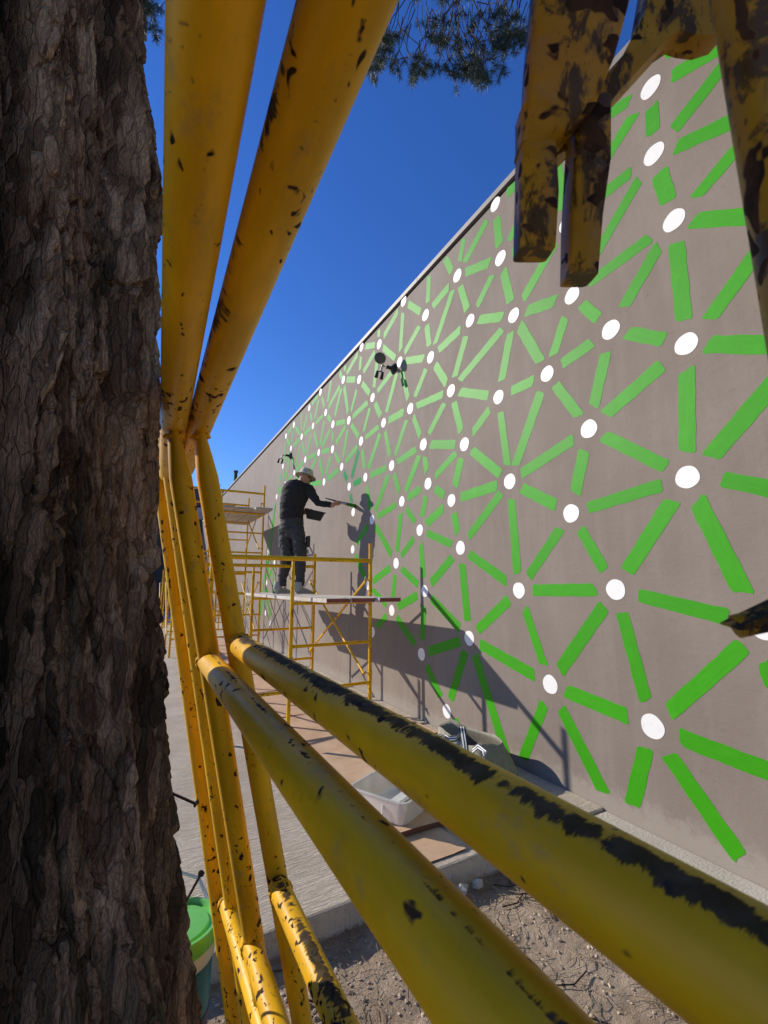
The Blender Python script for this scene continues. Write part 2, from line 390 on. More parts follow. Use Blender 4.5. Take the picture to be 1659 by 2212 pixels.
K = 1659/2885.0
DOTS = dict(a1=(1204,1472.7),a2=(1162,1532),a3=(1104,1595.4),a4=(1223.7,1550),a5=(1176,1600),a6=(1250.8,1593.9),a7=(1310.7,1579),
 a10=(1074.5,1638),a11=(1133.3,1640.6),a12=(1093,1684.3),a13=(1197.5,1700),a14=(1249.3,1687.3),a15=(1147,1726.5),a16=(1062.8,1751.5),a17=(1105.9,1774.7),a18=(1284,1753.5),
 b2=(1217.2,1810.3),b3=(1312,1828),b4=(1372.8,1792.8),b5=(1471.6,1749),b6=(1327,1923.9),b7=(1325,2063.8),b8=(1397.7,1952),b9=(1488.2,2116),
 b14=(1071,1819.3),b15=(1039.6,1865.6),c1=(1718.6,1035.8),c2=(1516.5,1131.8),c3=(1599,1184),c4=(1424.8,1293.3),c5=(1358.5,1303.9),c6=(1501.6,1359.4),c7=(1617.5,1342.4),
 d1=(1290,1426.5),d2=(1349.5,1425.6),d3=(1399.8,1493.4),d4=(1694.3,1467.6),d5=(1541.4,1534.7),d6=(1441,1588.4),d8=(1356.7,1657),d9=(1590.6,1669.7),d10=(1744.7,1669),
 d15=(1608,1816.8),d16=(1696,1879.6),d17=(1509.8,1883.5),e6=(1577,1991.3),e7=(1730,2058),e9=(1595.4,2220.3),e10=(1471.9,2293),f1=(1949.4,2217.7),f2=(1763,2397.3),f3=(1583.5,2457.6),f4=(1678.7,2671.6),f8=(1399,2374),
 g1=(1861,767.9),g2=(1880,970),g4=(2126,841),x1=(2080,560),h0=(2443.8,328.5),h1=(2456.4,578.7),h2=(2149,1109.7),h3=(2531.8,827.6),h4=(1930,1185),h5=(2294.3,1238.7),h6=(2578,1292.3),h7=(2055.6,1404.4),h8=(2212.3,1611.2),h9=(1872.8,1491.5),h10=(1915,1808.6),h11=(2145.4,1928.3),h12=(2582.4,1792.6),
 i1=(2313,2214.6),i3=(2067,2570.9),i4=(2451.6,2728.8),i5=(2873,2352),j1=(1766.2,1204),y1=(1143,1822),z1=(1383,2197),
 k1=(1006.3,2076),k2=(1031,2113),k3=(1002,2189),k4=(997,2302.5),k5=(1014.7,2341.5),k6=(969.5,2350))
EDGES = '''h0-h1 h1-h3 h3-h6 h12-i1 i1-i5 i1-i4 i4-i5 i3-i4 i1-i3 i3-f1 f1-i1 i1-h11 f1-h11 f1-h10 h10-h11 h11-h12 h11-h8 h8-h12 h8-h10 h8-h7 h7-h10 h9-h10 h9-h7 h8-h6 h8-h5 h5-h6 h6-h12 h5-h3 h2-h5 h2-h7 h4-h2 h4-h7 h5-h7 h4-d4 h4-h9 j1-h4 j1-d4 j1-c1 h2-h3 h2-h1 g4-h1 g4-h0 x1-h0 x1-g4 g1-x1 g1-g2 g2-x1 g2-g4 c1-g1 c1-g2 g2-h4 g2-j1 h4-g4 g4-h2
c1-c3 c1-c7 j1-c7 c3-c7 c3-c6 c2-c3 c2-c6 c2-c4 c4-c6 c4-c5 c6-c7 c7-d4 c4-d2 c4-d3 c5-d2 c5-d1 d1-d2 c6-d3 c6-d6 c6-d5 c7-d5 d5-d4 d5-d6 d3-d6 d2-d3 d3-a7 d2-a7 d1-a7 d1-a6 d1-a4 a6-a7 a4-a6 a4-a5 a4-a1 a1-a5 a1-a2 a2-a5 a2-a11 a11-a5 a3-a11 a3-a10 a3-a12 a10-a12 a11-a12 a11-a15 a11-a17 a5-a15 a5-a13 a4-a13 a6-a13 a6-a14 a7-a14 a7-a18 a7-d8 a14-a18 a13-a14 a13-a15 a12-a17 a15-a17 a10-a16 a12-a16 a12-b14 a16-b14 a16-b15 a17-b14 a13-b2 a14-b2 a18-b2 b2-y1 a15-y1 a13-y1 a17-y1 b14-b15 b14-y1
a18-d8 d8-b4 d6-b4 d6-d8 d3-d8 d6-b5 d5-b5 d5-d9 d4-d9 d4-d10 d9-d10 d9-b5 d9-d15 d9-d17 d10-d15 d10-d16 d15-d16 d15-d17 b5-d17 b5-b8 b4-b5 b4-b8 d17-b8 d15-e6 d16-e6 d17-e6 d17-b9 d16-e7 d16-h10 d10-h10 e7-h10 f1-e7 d4-h9 h9-d10 e7-e6 e6-b9 e6-e9 e7-e9 e7-f2 e9-b9 e9-e10 e9-f2 e9-f3 e10-f3 b8-b9 b8-b7 b9-z1 b7-z1 z1-e10 b9-e10 e10-f8 f1-f2 f2-i3 f2-f3 f2-f4 f3-f4 k1-k3 k1-k2 k2-k3 k3-k4 k2-k5 k3-k6 k3-k5 k1-k6 k3-b15 k1-b15'''.split()
WETE = 'a18-b3 b3-b4 d8-b3 b3-b6'.split()
BARS = [(1300,1349.7,1294.5,1393.4),(1272,1381.4,1283.4,1420.6),(1246.3,1414.5,1231,1509.5),(1165,1500,1164,1513),(1150.5,1517,1153.5,1532),(1131.8,1538,1132.4,1616.5),(1113.5,1556,1110,1579),(1099.5,1569,1099.5,1589),(1079,1594,1076.5,1619.5),
 (1747.4,874,1726.3,982.5),(1667.4,960,1697,1020.6),(1613.2,1005.5,1607,1136.6),(1423.3,1216.5,1423.3,1266),
 (2523,287,2720,170),(2530,488,2745,215),(2536,555,2765,449),(2614,741,2783,542),(2602,829,2960,800),(2855,935,2664,1199),(2656,1294,2960,1295),(2668,1717,2960,1380),(2712,1800,2960,1850),(2620,1880,2793,2226),
 (2554,2768,2960,2925),(2425,2810,2375,3025),(2512,2835,2782,3222),(2045,2642,1965,2850),(2108,2660,2268,2977),(2880,2480,2915,2600),(1783.6,2460,1904,2840),(1709,2698,1750,2800),(2497,215,2545,165)]
DR = .0668
def wp(sx, sy): p = onX(sx*K, sy*K, WX); return p[1], p[2]
PD = {k: wp(*v) for k, v in DOTS.items()}
prnd = random.Random(3)
def outline_obj(name, pts, loc, ang, mat, th=.0018):
    n = len(pts); mb = MB()
    # local x runs along the stroke, local z is proud of the wall
    mb.add([(x, y_, 0) for x, y_ in pts]+[(x, y_, th) for x, y_ in pts], [tuple(range(n, 2*n))]+[(i, (i+1) % n, n+(i+1) % n, n+i) for i in range(n)])
    me = mb.mesh(name); me.materials.append(mat)
    o = bpy.data.objects.new(name, me); COL.objects.link(o)
    ca, sa = math.cos(ang), math.sin(ang)
    ex = Vector((0, ca, sa)); ez = Vector((-1, 0, 0)); ey = ez.cross(ex)
    mw = Matrix((ex, ey, ez)).transposed().to_4x4(); mw.translation = Vector((WX+.0005, loc[0], loc[1]))
    o.parent = wall; o.matrix_basis = Matrix.Translation(-Vector(wall.location)) @ mw
    return o
def bar(p, q, mat, wd=None):
    p = np.array(p); q = np.array(q); d = q-p; L = np.linalg.norm(d)
    if L < .05: return
    ang = math.atan2(d[1], d[0]); wd = (wd or prnd.uniform(.082, .102))/2; hl = L/2
    s1, s2 = prnd.uniform(-.018, .018), prnd.uniform(-.018, .018); c_ = min(.013, hl*.3)
    ns = max(4, int(L/.07)); ph_ = [prnd.uniform(0, 6.3) for _ in range(6)]
    def wob(x, o_): return .0022*math.sin(x*31+ph_[o_])+.0014*math.sin(x*83+ph_[o_+1])+prnd.uniform(-.0011, .0011)
    a0, b0, a1, b1 = -hl+s1, -hl-s1, hl-s2, hl+s2             # slanted ends
    low = [(a0+c_+(a1-a0-2*c_)*i/ns, -wd+wob(i/ns*L, 0)) for i in range(ns+1)]
    hi = [(b1-c_-(b1-b0-2*c_)*i/ns, wd+wob(i/ns*L, 2)) for i in range(ns+1)]
    def end(xa, ya, xb, yb): return [(xa+(xb-xa)*t+prnd.uniform(-.005, .005), ya+(yb-ya)*t) for t in (0, .3, .62, 1)]
    pts = low+end(a1, -wd+c_*.8, b1, wd-c_*.8)+hi+end(b0, wd-c_*.8, a0, -wd+c_*.8)
    m_ = (p+q)/2
    outline_obj('paint_bar', pts, m_, ang, mat)
def edge(e, mat):
    a, b = e.split('-'); p = np.array(PD[a]); q = np.array(PD[b]); d = (q-p)/np.linalg.norm(q-p)
    bar(p+d*prnd.uniform(.138, .160), q-d*prnd.uniform(.138, .160), mat)
for e in EDGES: edge(e, M['green'])
for e in WETE: edge(e, M['wet'])
for b in BARS:
    p, q = wp(b[0], b[1]), wp(b[2], b[3]); zt = 5.085
    p, q = sorted((p, q), key=lambda t: t[1])
    if q[1] > zt:
        t_ = (zt-p[1])/(q[1]-p[1]); q = (p[0]+(q[0]-p[0])*t_, zt)
    bar(p, q, M['green'])
for k_, p in PD.items():
    if k_ in ('y1', 'x1', 'z1'): pass
    r_ = DR*prnd.uniform(.96, 1.05); ph = prnd.uniform(0, 6)
    pts = [(r_*(1+.018*math.sin(3*t+ph)+.012*math.sin(5*t+2*ph))*math.cos(t), r_*(1+.018*math.sin(3*t+ph)+.012*math.sin(5*t+2*ph))*math.sin(t)) for t in [2*math.pi*i/28 for i in range(28)]]
    outline_obj('paint_dot', pts, p, ph, M['white'], .0026)

# ------------------------------------------------------------------ near scaffold frames leaning on the tree
def wear_top(bias, axis_c, spread, y0=0, y1=9):
    # worn stripe that runs along one side of a tube
    def f(s_, sn, L, cs):
        a = math.atan2(sn, cs); d = abs((a-axis_c+math.pi) % (2*math.pi)-math.pi)
        w_ = bias*math.exp(-(d/spread)**2)
        return w_
    return f
def pinch(L0=.09, lo=.5):
    def f(s_, L):
        t = min(1, s_/L0); k = lo+(1-lo)*t*t*(3-2*t); return (1.0 if False else k, 1.0)
    return f
def P(x, y_, k): return at(x, y_, k)
RP = .0215
def line_at(p0, p1, Y):                    # point of a rung at Y
    p0 = np.array(p0); p1 = np.array(p1); t = (Y-p0[1])/(p1[1]-p0[1]); return p0+(p1-p0)*t
# rung axes, metres
RT = .0255                                  # the top rung is a thicker tube
A0, A1 = (-.018, -.75, 1.746), (.050, 1.50, 1.745)
B0, B1 = (.072, -.75, 1.754), (.086, 1.46, 1.754)
C0 = (.174, -.75, 1.294); D0 = (.136, -.75, 1.246)
def near_frame(label, rungs, post, leg, lower, z_foot, wears):
    root = empty('leaning_scaffold', (leg[-1][0], leg[-1][1], 0), label, 'scaffold frame', 'scaffold frames leaning on the pine')
    for (q0, q1), wr, rr_ in zip(rungs, wears, (RT, RP)):
        MB().tube(q0, q1, rr_, seg=40, n=46, wear=wr).build('rung', M['pipe'], root)
    MB().tube(post[0], post[1], RP, seg=32, n=40, flat=pinch()).build('inner_post', M['pipe'], root)
    MB().tube(leg[0], leg[1], RP, seg=32, n=30).build('leg', M['pipe'], root)
    for q0, q1, wr in lower:
        MB().tube(q0, q1, RP, seg=32, n=40, wear=wr).build('rung', M['pipe'], root)
    return root
# inner posts from the survey
p1m, p1b = P(447, 1425, .95), P(575, 2212, 1.0)
p2m, p2b = P(515, 1392, .90), P(655, 2212, .95)
p1t = line_at(A0, A1, .945)-np.array([0, 0, .020]); p2t = line_at(B0, B1, .955)-np.array([0, 0, .020])
def foot(p, q, z=-.06):
    p = np.array(p); q = np.array(q); t = (z-p[2])/(q[2]-p[2]); return p+(q-p)*t
p1f = foot(p1m, p1b); p2f = foot(p2m, p2b)
l3t, l3b = P(330, 905, 1.33), P(432, 1668, 1.33)
l4t, l4b = P(352, 905, 1.27), P(466, 1700, 1.27)
def up(p, q, z): return foot(p, q, z)
l3 = (up(l3t, l3b, 1.96), foot(l3t, l3b)); l4 = (up(l4t, l4b, 1.93), foot(l4t, l4b))
A1 = tuple(line_at(A0, A1, l3[0][1])); B1 = tuple(line_at(B0, B1, l4[0][1]))
E1a = P(540, 2030, .985); E2a = P(601, 1915, .93)
E3a = P(487, 1945, 1.31); E4a = P(412, 2010, 1.33)
def rung_to(p, dx, dz, Y=-.75): return (p[0]+dx, Y, p[2]+dz)
f1 = near_frame('yellow scaffold frame next to the trunk, thick smooth tubes with few chips',
    [((A0), A1), (D0, tuple(p1m))], (p1t, p1f), l3,
    [(E1a, rung_to(E1a, 0, .0), wear_top(.30, 1.3, .5)), (E3a, tuple(E1a+np.array([.0, .02, -.20])) if False else rung_to(E3a, .03, -.02, .2), wear_top(.32, .9, .7))], 0,
    [lambda s_, a, L, c: .16, wear_top(.62, 1.66, .13)])
f2 = near_frame('yellow scaffold frame nearer the wall, its middle rung worn to black metal',
    [(B0, B1), (C0, tuple(p2m))], (p2t, p2f), l4,
    [(E2a, rung_to(E2a, 0, .0), wear_top(.62, 1.5, .75))], 0,
    [(lambda s_, a, L, c, q=wear_top(.30, 3.45, .5): .17+q(s_, a, L, c)), wear_top(.66, 1.82, .56)])

def bead(c, d, r, root):
    d = np.array(d, float); d /= np.linalg.norm(d); a = np.cross(d, [0.3, .2, 1.0]); a /= np.linalg.norm(a); b = np.cross(d, a)
    mb = MB(); N = 40
    pts = [np.array(c)+(a*math.cos(t)+b*math.sin(t))*r*(1+.03*math.sin(9*t))+d*.0016*math.sin(7*t+1) for t in np.linspace(0, 2*math.pi, N)]
    mb.path(pts, [.0036+.0009*math.sin(i*2.1) for i in range(N)], 8); mb.w = [.30]*len(mb.w); mb.build('weld_bead', M['pipe'], root)
for root, pm in ((f1, p1m), (f2, p2m)): bead(np.array(pm)-np.array([0, RP*.93, 0]), (0, 1, 0), RP*1.01, root)
for root, e_ in ((f1, E1a), (f2, E2a), (f1, E3a)): bead(np.array(e_)-np.array([0, RP*.93, 0]), (0, 1, 0), RP*1.01, root)
for root, pt_, pf_ in ((f1, p1t, p1f), (f2, p2t, p2f)):
    d_ = (pf_-pt_)/np.linalg.norm(pf_-pt_); bead(pt_+d_*.010, d_, RP*.80, root)
# locking hardware and the near leg of the second frame, close to the lens
rt = f2
lg = MB(); lg.tube(P(1676, -120, .17), P(1925, 1500, .19), .0215, seg=32, n=30, wear=wear_top(.30, 3.1, 1.5)); lg.build('leg', M['rusty'], rt)
def strip(name, pts, th, parent=rt, wear=.22):
    # a solid bar from (px, py, halfwidth_px, k) stations; depth th
    V = []; n = len(pts); cs = 16
    for (x, y_, hw, k) in pts:
        c = at(x, y_, k); hwm = hw/F_PX*k
        for j in range(cs):
            a = 2*math.pi*j/cs; ca, sa = math.cos(a), math.sin(a)
            sx_ = math.copysign(abs(ca)**.30, ca); sz_ = math.copysign(abs(sa)**.30, sa)
            V.append(c+VR*hwm*sx_+VF*th*sz_)
    Fs = [(i*cs+j, i*cs+(j+1) % cs, (i+1)*cs+(j+1) % cs, (i+1)*cs+j) for i in range(n-1) for j in range(cs)]
    Fs += [tuple(reversed(range(cs))), tuple((n-1)*cs+j for j in range(cs))]
    mb = MB(); mb.add(V, Fs, [wear+.12*random.random() for _ in V]); return mb.build(name, M['rusty'], parent, sharp=50)
strip('brace_hook', [(1262, -60, 108, .26), (1245, 40, 100, .262), (1225, 150, 90, .265), (1205, 240, 74, .27), (1172, 300, 50, .272), (1155, 330, 38, .275)], .010)
strip('brace_hook', [(1154, 250, 34, .274), (1156, 330, 36, .275), (1158, 430, 40, .276), (1153, 548, 38, .277)], .010, wear=.26)
strip('brace_hook', [(1272, 230, 36, .285), (1268, 360, 40, .285), (1256, 480, 35, .286), (1250, 604, 31, .287)], .010, wear=.26)
gs = MB()
def prism(mb, pts, k, th, wear=.3):
    n = len(pts); a = [at(x, y_, k)-VF*th for x, y_ in pts]; b = [at(x, y_, k)+VF*th for x, y_ in pts]
    mb.add(a+b, [tuple(reversed(range(n))), tuple(range(n, 2*n))]+[(i, n+i, n+(i+1) % n, (i+1) % n) for i in range(n)][::1], [wear]*(2*n))
prism(gs, [(1186, 332), (1240, 250), (1330, 150), (1376, 60), (1392, -30), (1575, -30), (1568, 70), (1548, 92), (1510, 104), (1478, 100), (1452, 92), (1425, 110), (1380, 160), (1320, 225), (1270, 285), (1212, 345), (1190, 358)], .30, .008)
o = gs.build('gusset_plate', M['rusty'], rt, sharp=60)
strip('lock_pin', [(1720, 1292, 24, .19), (1640, 1330, 24, .192), (1596, 1350, 20, .194), (1585, 1354, 12, .195)], .006, wear=.5)
MB().tube(P(1740, 1320, .19), P(1590, 1353, .195), .0052, seg=16, n=12, wear=lambda s_, a, L, c: .5).build('lock_pin', M['rusty'], rt)

# ------------------------------------------------------------------ standing scaffolds by the wall
RX, TX, LX = 2.33, 1.41, .60
RUNG_Z = (.35, .79, 1.23, 1.70)
r2 = .0205
def frame_parts(root, Y, z0, top=True, skew=0.0, foot_z=0.0):
    f = lambda x: Y+skew*(RX-x)
    t = MB
    t().tube((RX, f(RX), z0+foot_z), (RX, f(RX), z0+1.90), r2, seg=14, n=14).build('leg', M['pipe'], root)
    t().tube((LX, f(LX), z0+foot_z), (LX, f(LX), z0+1.90), r2, seg=14, n=14).build('leg', M['pipe'], root)
    t().tube((TX, f(TX), z0+1.675), (TX, f(TX), z0+.02+foot_z), r2, seg=14, n=14, flat=pinch(.07, .6)).build('inner_post', M['pipe'], root)
    t().tube((LX, f(LX), z0+1.70), (RX, f(RX), z0+1.70), .0245, seg=14, n=16).build('rung', M['pipe'], root)
    for z in RUNG_Z[:3]:
        t().tube((TX, f(TX), z0+z), (RX, f(RX), z0+z), r2*.86, seg=12, n=12).build('rung', M['pipe'], root)
    t().tube((LX, f(LX), z0+.35), (TX, f(TX), z0+.35), r2*.86, seg=12, n=8).build('rung', M['pipe'], root)
    for x in (RX, LX):
        for z in (.45, 1.48):
            mb = MB(); p = np.array((x, f(x), z0+z))
            mb.path([p+np.array([-.02, 0, 0]), p+np.array([-.05, 0, .01]), p+np.array([-.065, 0, .03]), p+np.array([-.07, 0, .0]), p+np.array([-.068, 0, -.035])], [.006, .006, .007, .006, .004], 8)
            mb.build('brace_hook', M['steel'], root)
            MB().tube(p-np.array([0, 0, .018]), p+np.array([0, 0, .018]), r2*1.25, seg=14, n=3).build('collar', M['pipe'], root)
def braces(root, Ya, Yb, z0, skew=0):
    for x in (RX, LX):
        fa = Ya+skew*(RX-x); fb = Yb
        for (pa, pb) in (((x-.05, fa, z0+1.48), (x-.05, fb, z0+.45)), ((x-.075, fa, z0+.45), (x-.075, fb, z0+1.48))):
            mb = MB(); mb.tube(pa, pb, .0135, seg=10, n=12)
            mb.tube(np.array(pa)+np.array([.02, 0, 0]), np.array(pa)-np.array([.03, 0, 0]), .007, seg=8)
            mb.build('cross_brace', M['pipe'], root)
YN, YB = 4.60, 6.50
sc1 = empty('scaffold_tower', (1.4, 5.5, 0), 'single-storey yellow scaffold that the painter stands on', 'scaffold')
frame_parts(sc1, YN, 0); frame_parts(sc1, YB, 0); braces(sc1, YN, YB, 0)
sc2 = empty('scaffold_tower', (1.4, 11, 0), 'taller two-storey yellow scaffold behind the painter, empty plank deck on top', 'scaffold')
for Y in (10.0, 11.7):
    frame_parts(sc2, Y, 0); frame_parts(sc2, Y, 1.78)
braces(sc2, 10.0, 11.7, 0); braces(sc2, 10.0, 11.7, 1.78)
# guard rails along the deck
for z in (3.48, ):
    MB().tube((LX, 10.0, z), (LX, 11.7, z), r2*.9, seg=12, n=8).build('guard_rail', M['pipe'], sc2)
sc3 = empty('scaffold_tower', (1.4, 14.5, 0), 'farthest yellow scaffold, mostly hidden behind the leaning frames', 'scaffold')
for Y in (13.9, 15.6): frame_parts(sc3, Y, 0)
braces(sc3, 13.9, 15.6, 0)

def plank(name, x0, x1, y0, y1, z, th, label, group, mats=None, red=False, tilt=0.0):
    mb = MB(); n = 7; V = []
    for i in range(n):
        yy = y0+(y1-y0)*i/(n-1); sag = -.006*math.sin(math.pi*i/(n-1))+tilt*(i/(n-1)-.5)
        for (x, zz) in ((x0, 0), (x1, 0), (x1, th), (x0, th)): V.append((x+.004*math.sin(i*1.7+x0*9), yy, z+zz+sag))
    Fs = []
    for i in range(n-1):
        for j in range(4): Fs.append((i*4+j, (i+1)*4+j, (i+1)*4+(j+1) % 4, i*4+(j+1) % 4))
    Fs += [(0, 1, 2, 3), ((n-1)*4+3, (n-1)*4+2, (n-1)*4+1, (n-1)*4)]
    mb.add(V, Fs); mb.mi = [0]*len(Fs); mb.mi[-2] = 1 if red else 0
    o = mb.build(name, [M['plank'], M['plank_red']], smooth=False); tag(o, label, 'plank', group); bevel(o, .004, 1); return o
ZP = 1.25
xs = [1.56, 1.815, 2.075, 2.33]; ends = [4.02, 3.98, 3.90]
labs = ['white-edged plank of the painter\'s deck, the one farthest from the wall', 'red-ended plank in the middle of the painter\'s deck', 'red-ended plank of the painter\'s deck nearest the wall, sticking out most']
for i in range(3):
    plank('scaffold_plank', xs[i]+.006, xs[i+1]-.006, ends[i], 7.75+.06*i, ZP+.002*i, .042, labs[i], 'planks under the painter', red=True)
labs2 = ['grey plank high on the two-storey scaffold, nearest the wall', 'grey plank in the middle of the high scaffold deck', 'grey plank of the high scaffold deck, farthest from the wall']
for i, (xa, xb, ya) in enumerate(((2.04, 2.40, 9.45), (1.66, 2.02, 9.62), (1.28, 1.64, 9.55))):
    plank('scaffold_plank', xa, xb, ya, 12.2, 3.03+.004*i, .045, labs2[i], 'planks on the high scaffold')
plank('scaffold_plank', .75, 1.05, 9.7, 12.1, .372, .045, 'dark plank laid across the lowest rungs of the two-storey scaffold', None)

# ------------------------------------------------------------------ sheets on the slab
def sheet(x0, x1, y0, y1, z, th, label, rot=0.0):
    mb = MB(); nx, ny = 7, 7; cx_, cy_ = (x0+x1)/2, (y0+y1)/2; V = []; ca, sa = math.cos(rot), math.sin(rot)
    for top in (0, 1):
        for j in range(ny):
            for i in range(nx):
                x = x0+(x1-x0)*i/(nx-1)-cx_; y_ = y0+(y1-y0)*j/(ny-1)-cy_
                zz = z+th*top+.006*max(0, math.sin(i*1.3+j*.8+x0*5))*(1 if (i in (0, nx-1) or j in (0, ny-1)) else .3)
                V.append((cx_+x*ca-y_*sa, cy_+x*sa+y_*ca, zz))
    N = nx*ny; Fs = []; mi = []
    for j in range(ny-1):
        for i in range(nx-1):
            a = j*nx+i; Fs.append((N+a, N+a+1, N+a+nx+1, N+a+nx)); mi.append(0); Fs.append((a, a+nx, a+nx+1, a+1)); mi.append(0)
    rim = [i for i in range(nx)]+[j*nx+nx-1 for j in range(1, ny)]+[(ny-1)*nx+i for i in range(nx-2, -1, -1)]+[j*nx for j in range(ny-2, 0, -1)]
    for a, b in zip(rim, rim[1:]+rim[:1]): Fs.append((a, b, N+b, N+a)); mi.append(1)
    mb.add(V, Fs); mb.mi = mi
    o = mb.build('hardboard_sheet', [M['hardboard'], M['hardboard_edge']], smooth=False)
    return tag(o, label, 'board', 'hardboard sheets on the slab')
sheet(1.14, 1.66, 2.115, 2.95, .004, .004, 'thin brown board scrap lying at the edge of the slab')
sheet(1.10, 2.40, 2.36, 3.70, .012, .026, 'brown hardboard sheet under the plastic tub and cloth bag', -.02)
sheet(1.16, 2.62, 3.72, 4.92, .006, .010, 'brown hardboard sheet between the tub and the painter\'s scaffold', .012)
sheet(1.10, 2.60, 4.94, 6.15, .005, .010, 'brown hardboard sheet under the near half of the painter\'s scaffold', -.01)
sheet(1.14, 2.58, 6.17, 7.40, .006, .010, 'brown hardboard sheet under the far half of the painter\'s scaffold', .015)
sheet(.95, 2.50, 7.45, 9.9, .005, .010, 'long brown hardboard sheet between the two scaffolds', -.02)
sheet(.95, 2.52, 9.95, 12.4, .006, .010, 'brown hardboard sheet under the two-storey scaffold', .01)

# ------------------------------------------------------------------ pine tree
EZ = [-.2, .66, .82, .98, 1.22, 1.39, 1.61, 1.75, 2.15, 2.36, 2.71, 3.4, 6, 12]
YT = .86
EX = [v*YT/.95 for v in [.30, .156, .118, .082, .046, .022, .002, -.010, -.050, -.098, -.135, -.19, -.34, -.64]]
tree = empty('pine_tree', (-.3, YT, -.1), 'dark pine with thick flaking bark filling the left side of the picture', 'tree')
def trunk_mesh(z0, z1, nz, nt_, fine=True):
    z = np.linspace(z0, z1, nz)[:, None]
    if fine:
        n_f = int(nt_*.78)
        th = np.concatenate([np.linspace(math.radians(205), math.radians(385), n_f, endpoint=False), np.linspace(math.radians(385), math.radians(565), nt_-n_f, endpoint=False)])[None, :]
    else: th = np.linspace(math.radians(205), math.radians(565), nt_, endpoint=False)[None, :]
    ed = np.interp(z, EZ, EX); r = .30+.05*np.clip((1.4-z)/1.4, 0, 1.3)-.012*np.clip(z-2.5, 0, 9)
    cx_ = ed-r
    u = th*.32*np.ones_like(z); zz = z*np.ones_like(th)
    wx = u+.035*(fbm(u*9, zz*3, 3, 5)-.5)+.016*(fbm(u*40, zz*14, 3, 15)-.5); wz = zz+.10*(fbm(u*14, zz*5, 3, 25)-.5)+.02*(fbm(u*60, zz*30, 2, 35)-.5)
    f1_, f2_, cid, oy1 = worley(wx/.032, wz/.21, 1)
    g1_, g2_, cid2, oy2 = worley(wx/.0115+3, wz/.068, 41)
    h1_, h2_, cid3, oy3 = worley(wx/.0052+9, wz/.030, 141)
    e1 = np.clip((f2_-f1_)/.13, 0, 1); e2 = np.clip((g2_-g1_)/.20, 0, 1); e3 = np.clip((h2_-h1_)/.35, 0, 1)
    ridge = fbm(u*8+.6*fbm(u*3, zz*1.2, 2, 71), zz*.55, 3, 61)
    lobes = .046*np.clip((ridge-.39)/.09, 0, 1)-.010
    def furrow(t0, wd, dep):
        c_ = t0+.05*(fbm(zz*1.5, zz*0+3.3, 3, 81)-.45)*4*.32+.03*(fbm(zz*9, u*6, 3, 83)-.5)
        return -dep*np.exp(-((u/.32-c_)/wd)**2)
    lift = g1_*(.3+.7*hash2(np.floor(wx/.0125+3).astype(np.int64), np.floor(wz/.045).astype(np.int64), 5))
    rel = lobes+.013*e1+.016*(cid-.5)-.006*oy1+.0032*e2+.0050*(cid2-.5)-.0040*oy2+.0010*e3+.0022*(cid3-.5)-.0022*oy3+.004*(fbm(u*90, zz*22, 3, 91)-.5)
    rel = rel+furrow(math.radians(305), .080, .062)+furrow(math.radians(270), .05, .034)+furrow(math.radians(340), .04, .016)
    kx, kz = math.radians(262), 1.42
    kd = np.hypot((u/.32-kx)/.24, (zz-kz)/.065); rel = rel+.026*np.exp(-kd**2*1.2)+.005*np.sin(kd*9)*np.exp(-kd**2)
    rr = r+rel-.034
    X = cx_+rr*np.cos(th); Y = YT+rr*np.sin(th)
    v = np.stack([X, Y, zz], -1).reshape(-1, 3).astype('f')
    i = np.arange(nz*nt_).reshape(nz, nt_); j = np.roll(i, -1, 1)
    f = np.stack([i[:-1], j[:-1], j[1:], i[1:]], -1).reshape(-1, 4).astype(np.int32)
    me = bpy.data.meshes.new('trunk'); me.vertices.add(len(v)); me.vertices.foreach_set('co', v.ravel())
    me.loops.add(f.size); me.loops.foreach_set('vertex_index', f.ravel())
    me.polygons.add(len(f)); me.polygons.foreach_set('loop_start', np.arange(0, f.size, 4, dtype=np.int32))
    me.update(calc_edges=True); me.validate()
    a = me.attributes.new('cell', 'FLOAT', 'POINT'); a.data.foreach_set('value', (cid*.45+cid2*.35+cid3*.2).ravel().astype('f'))
    return me
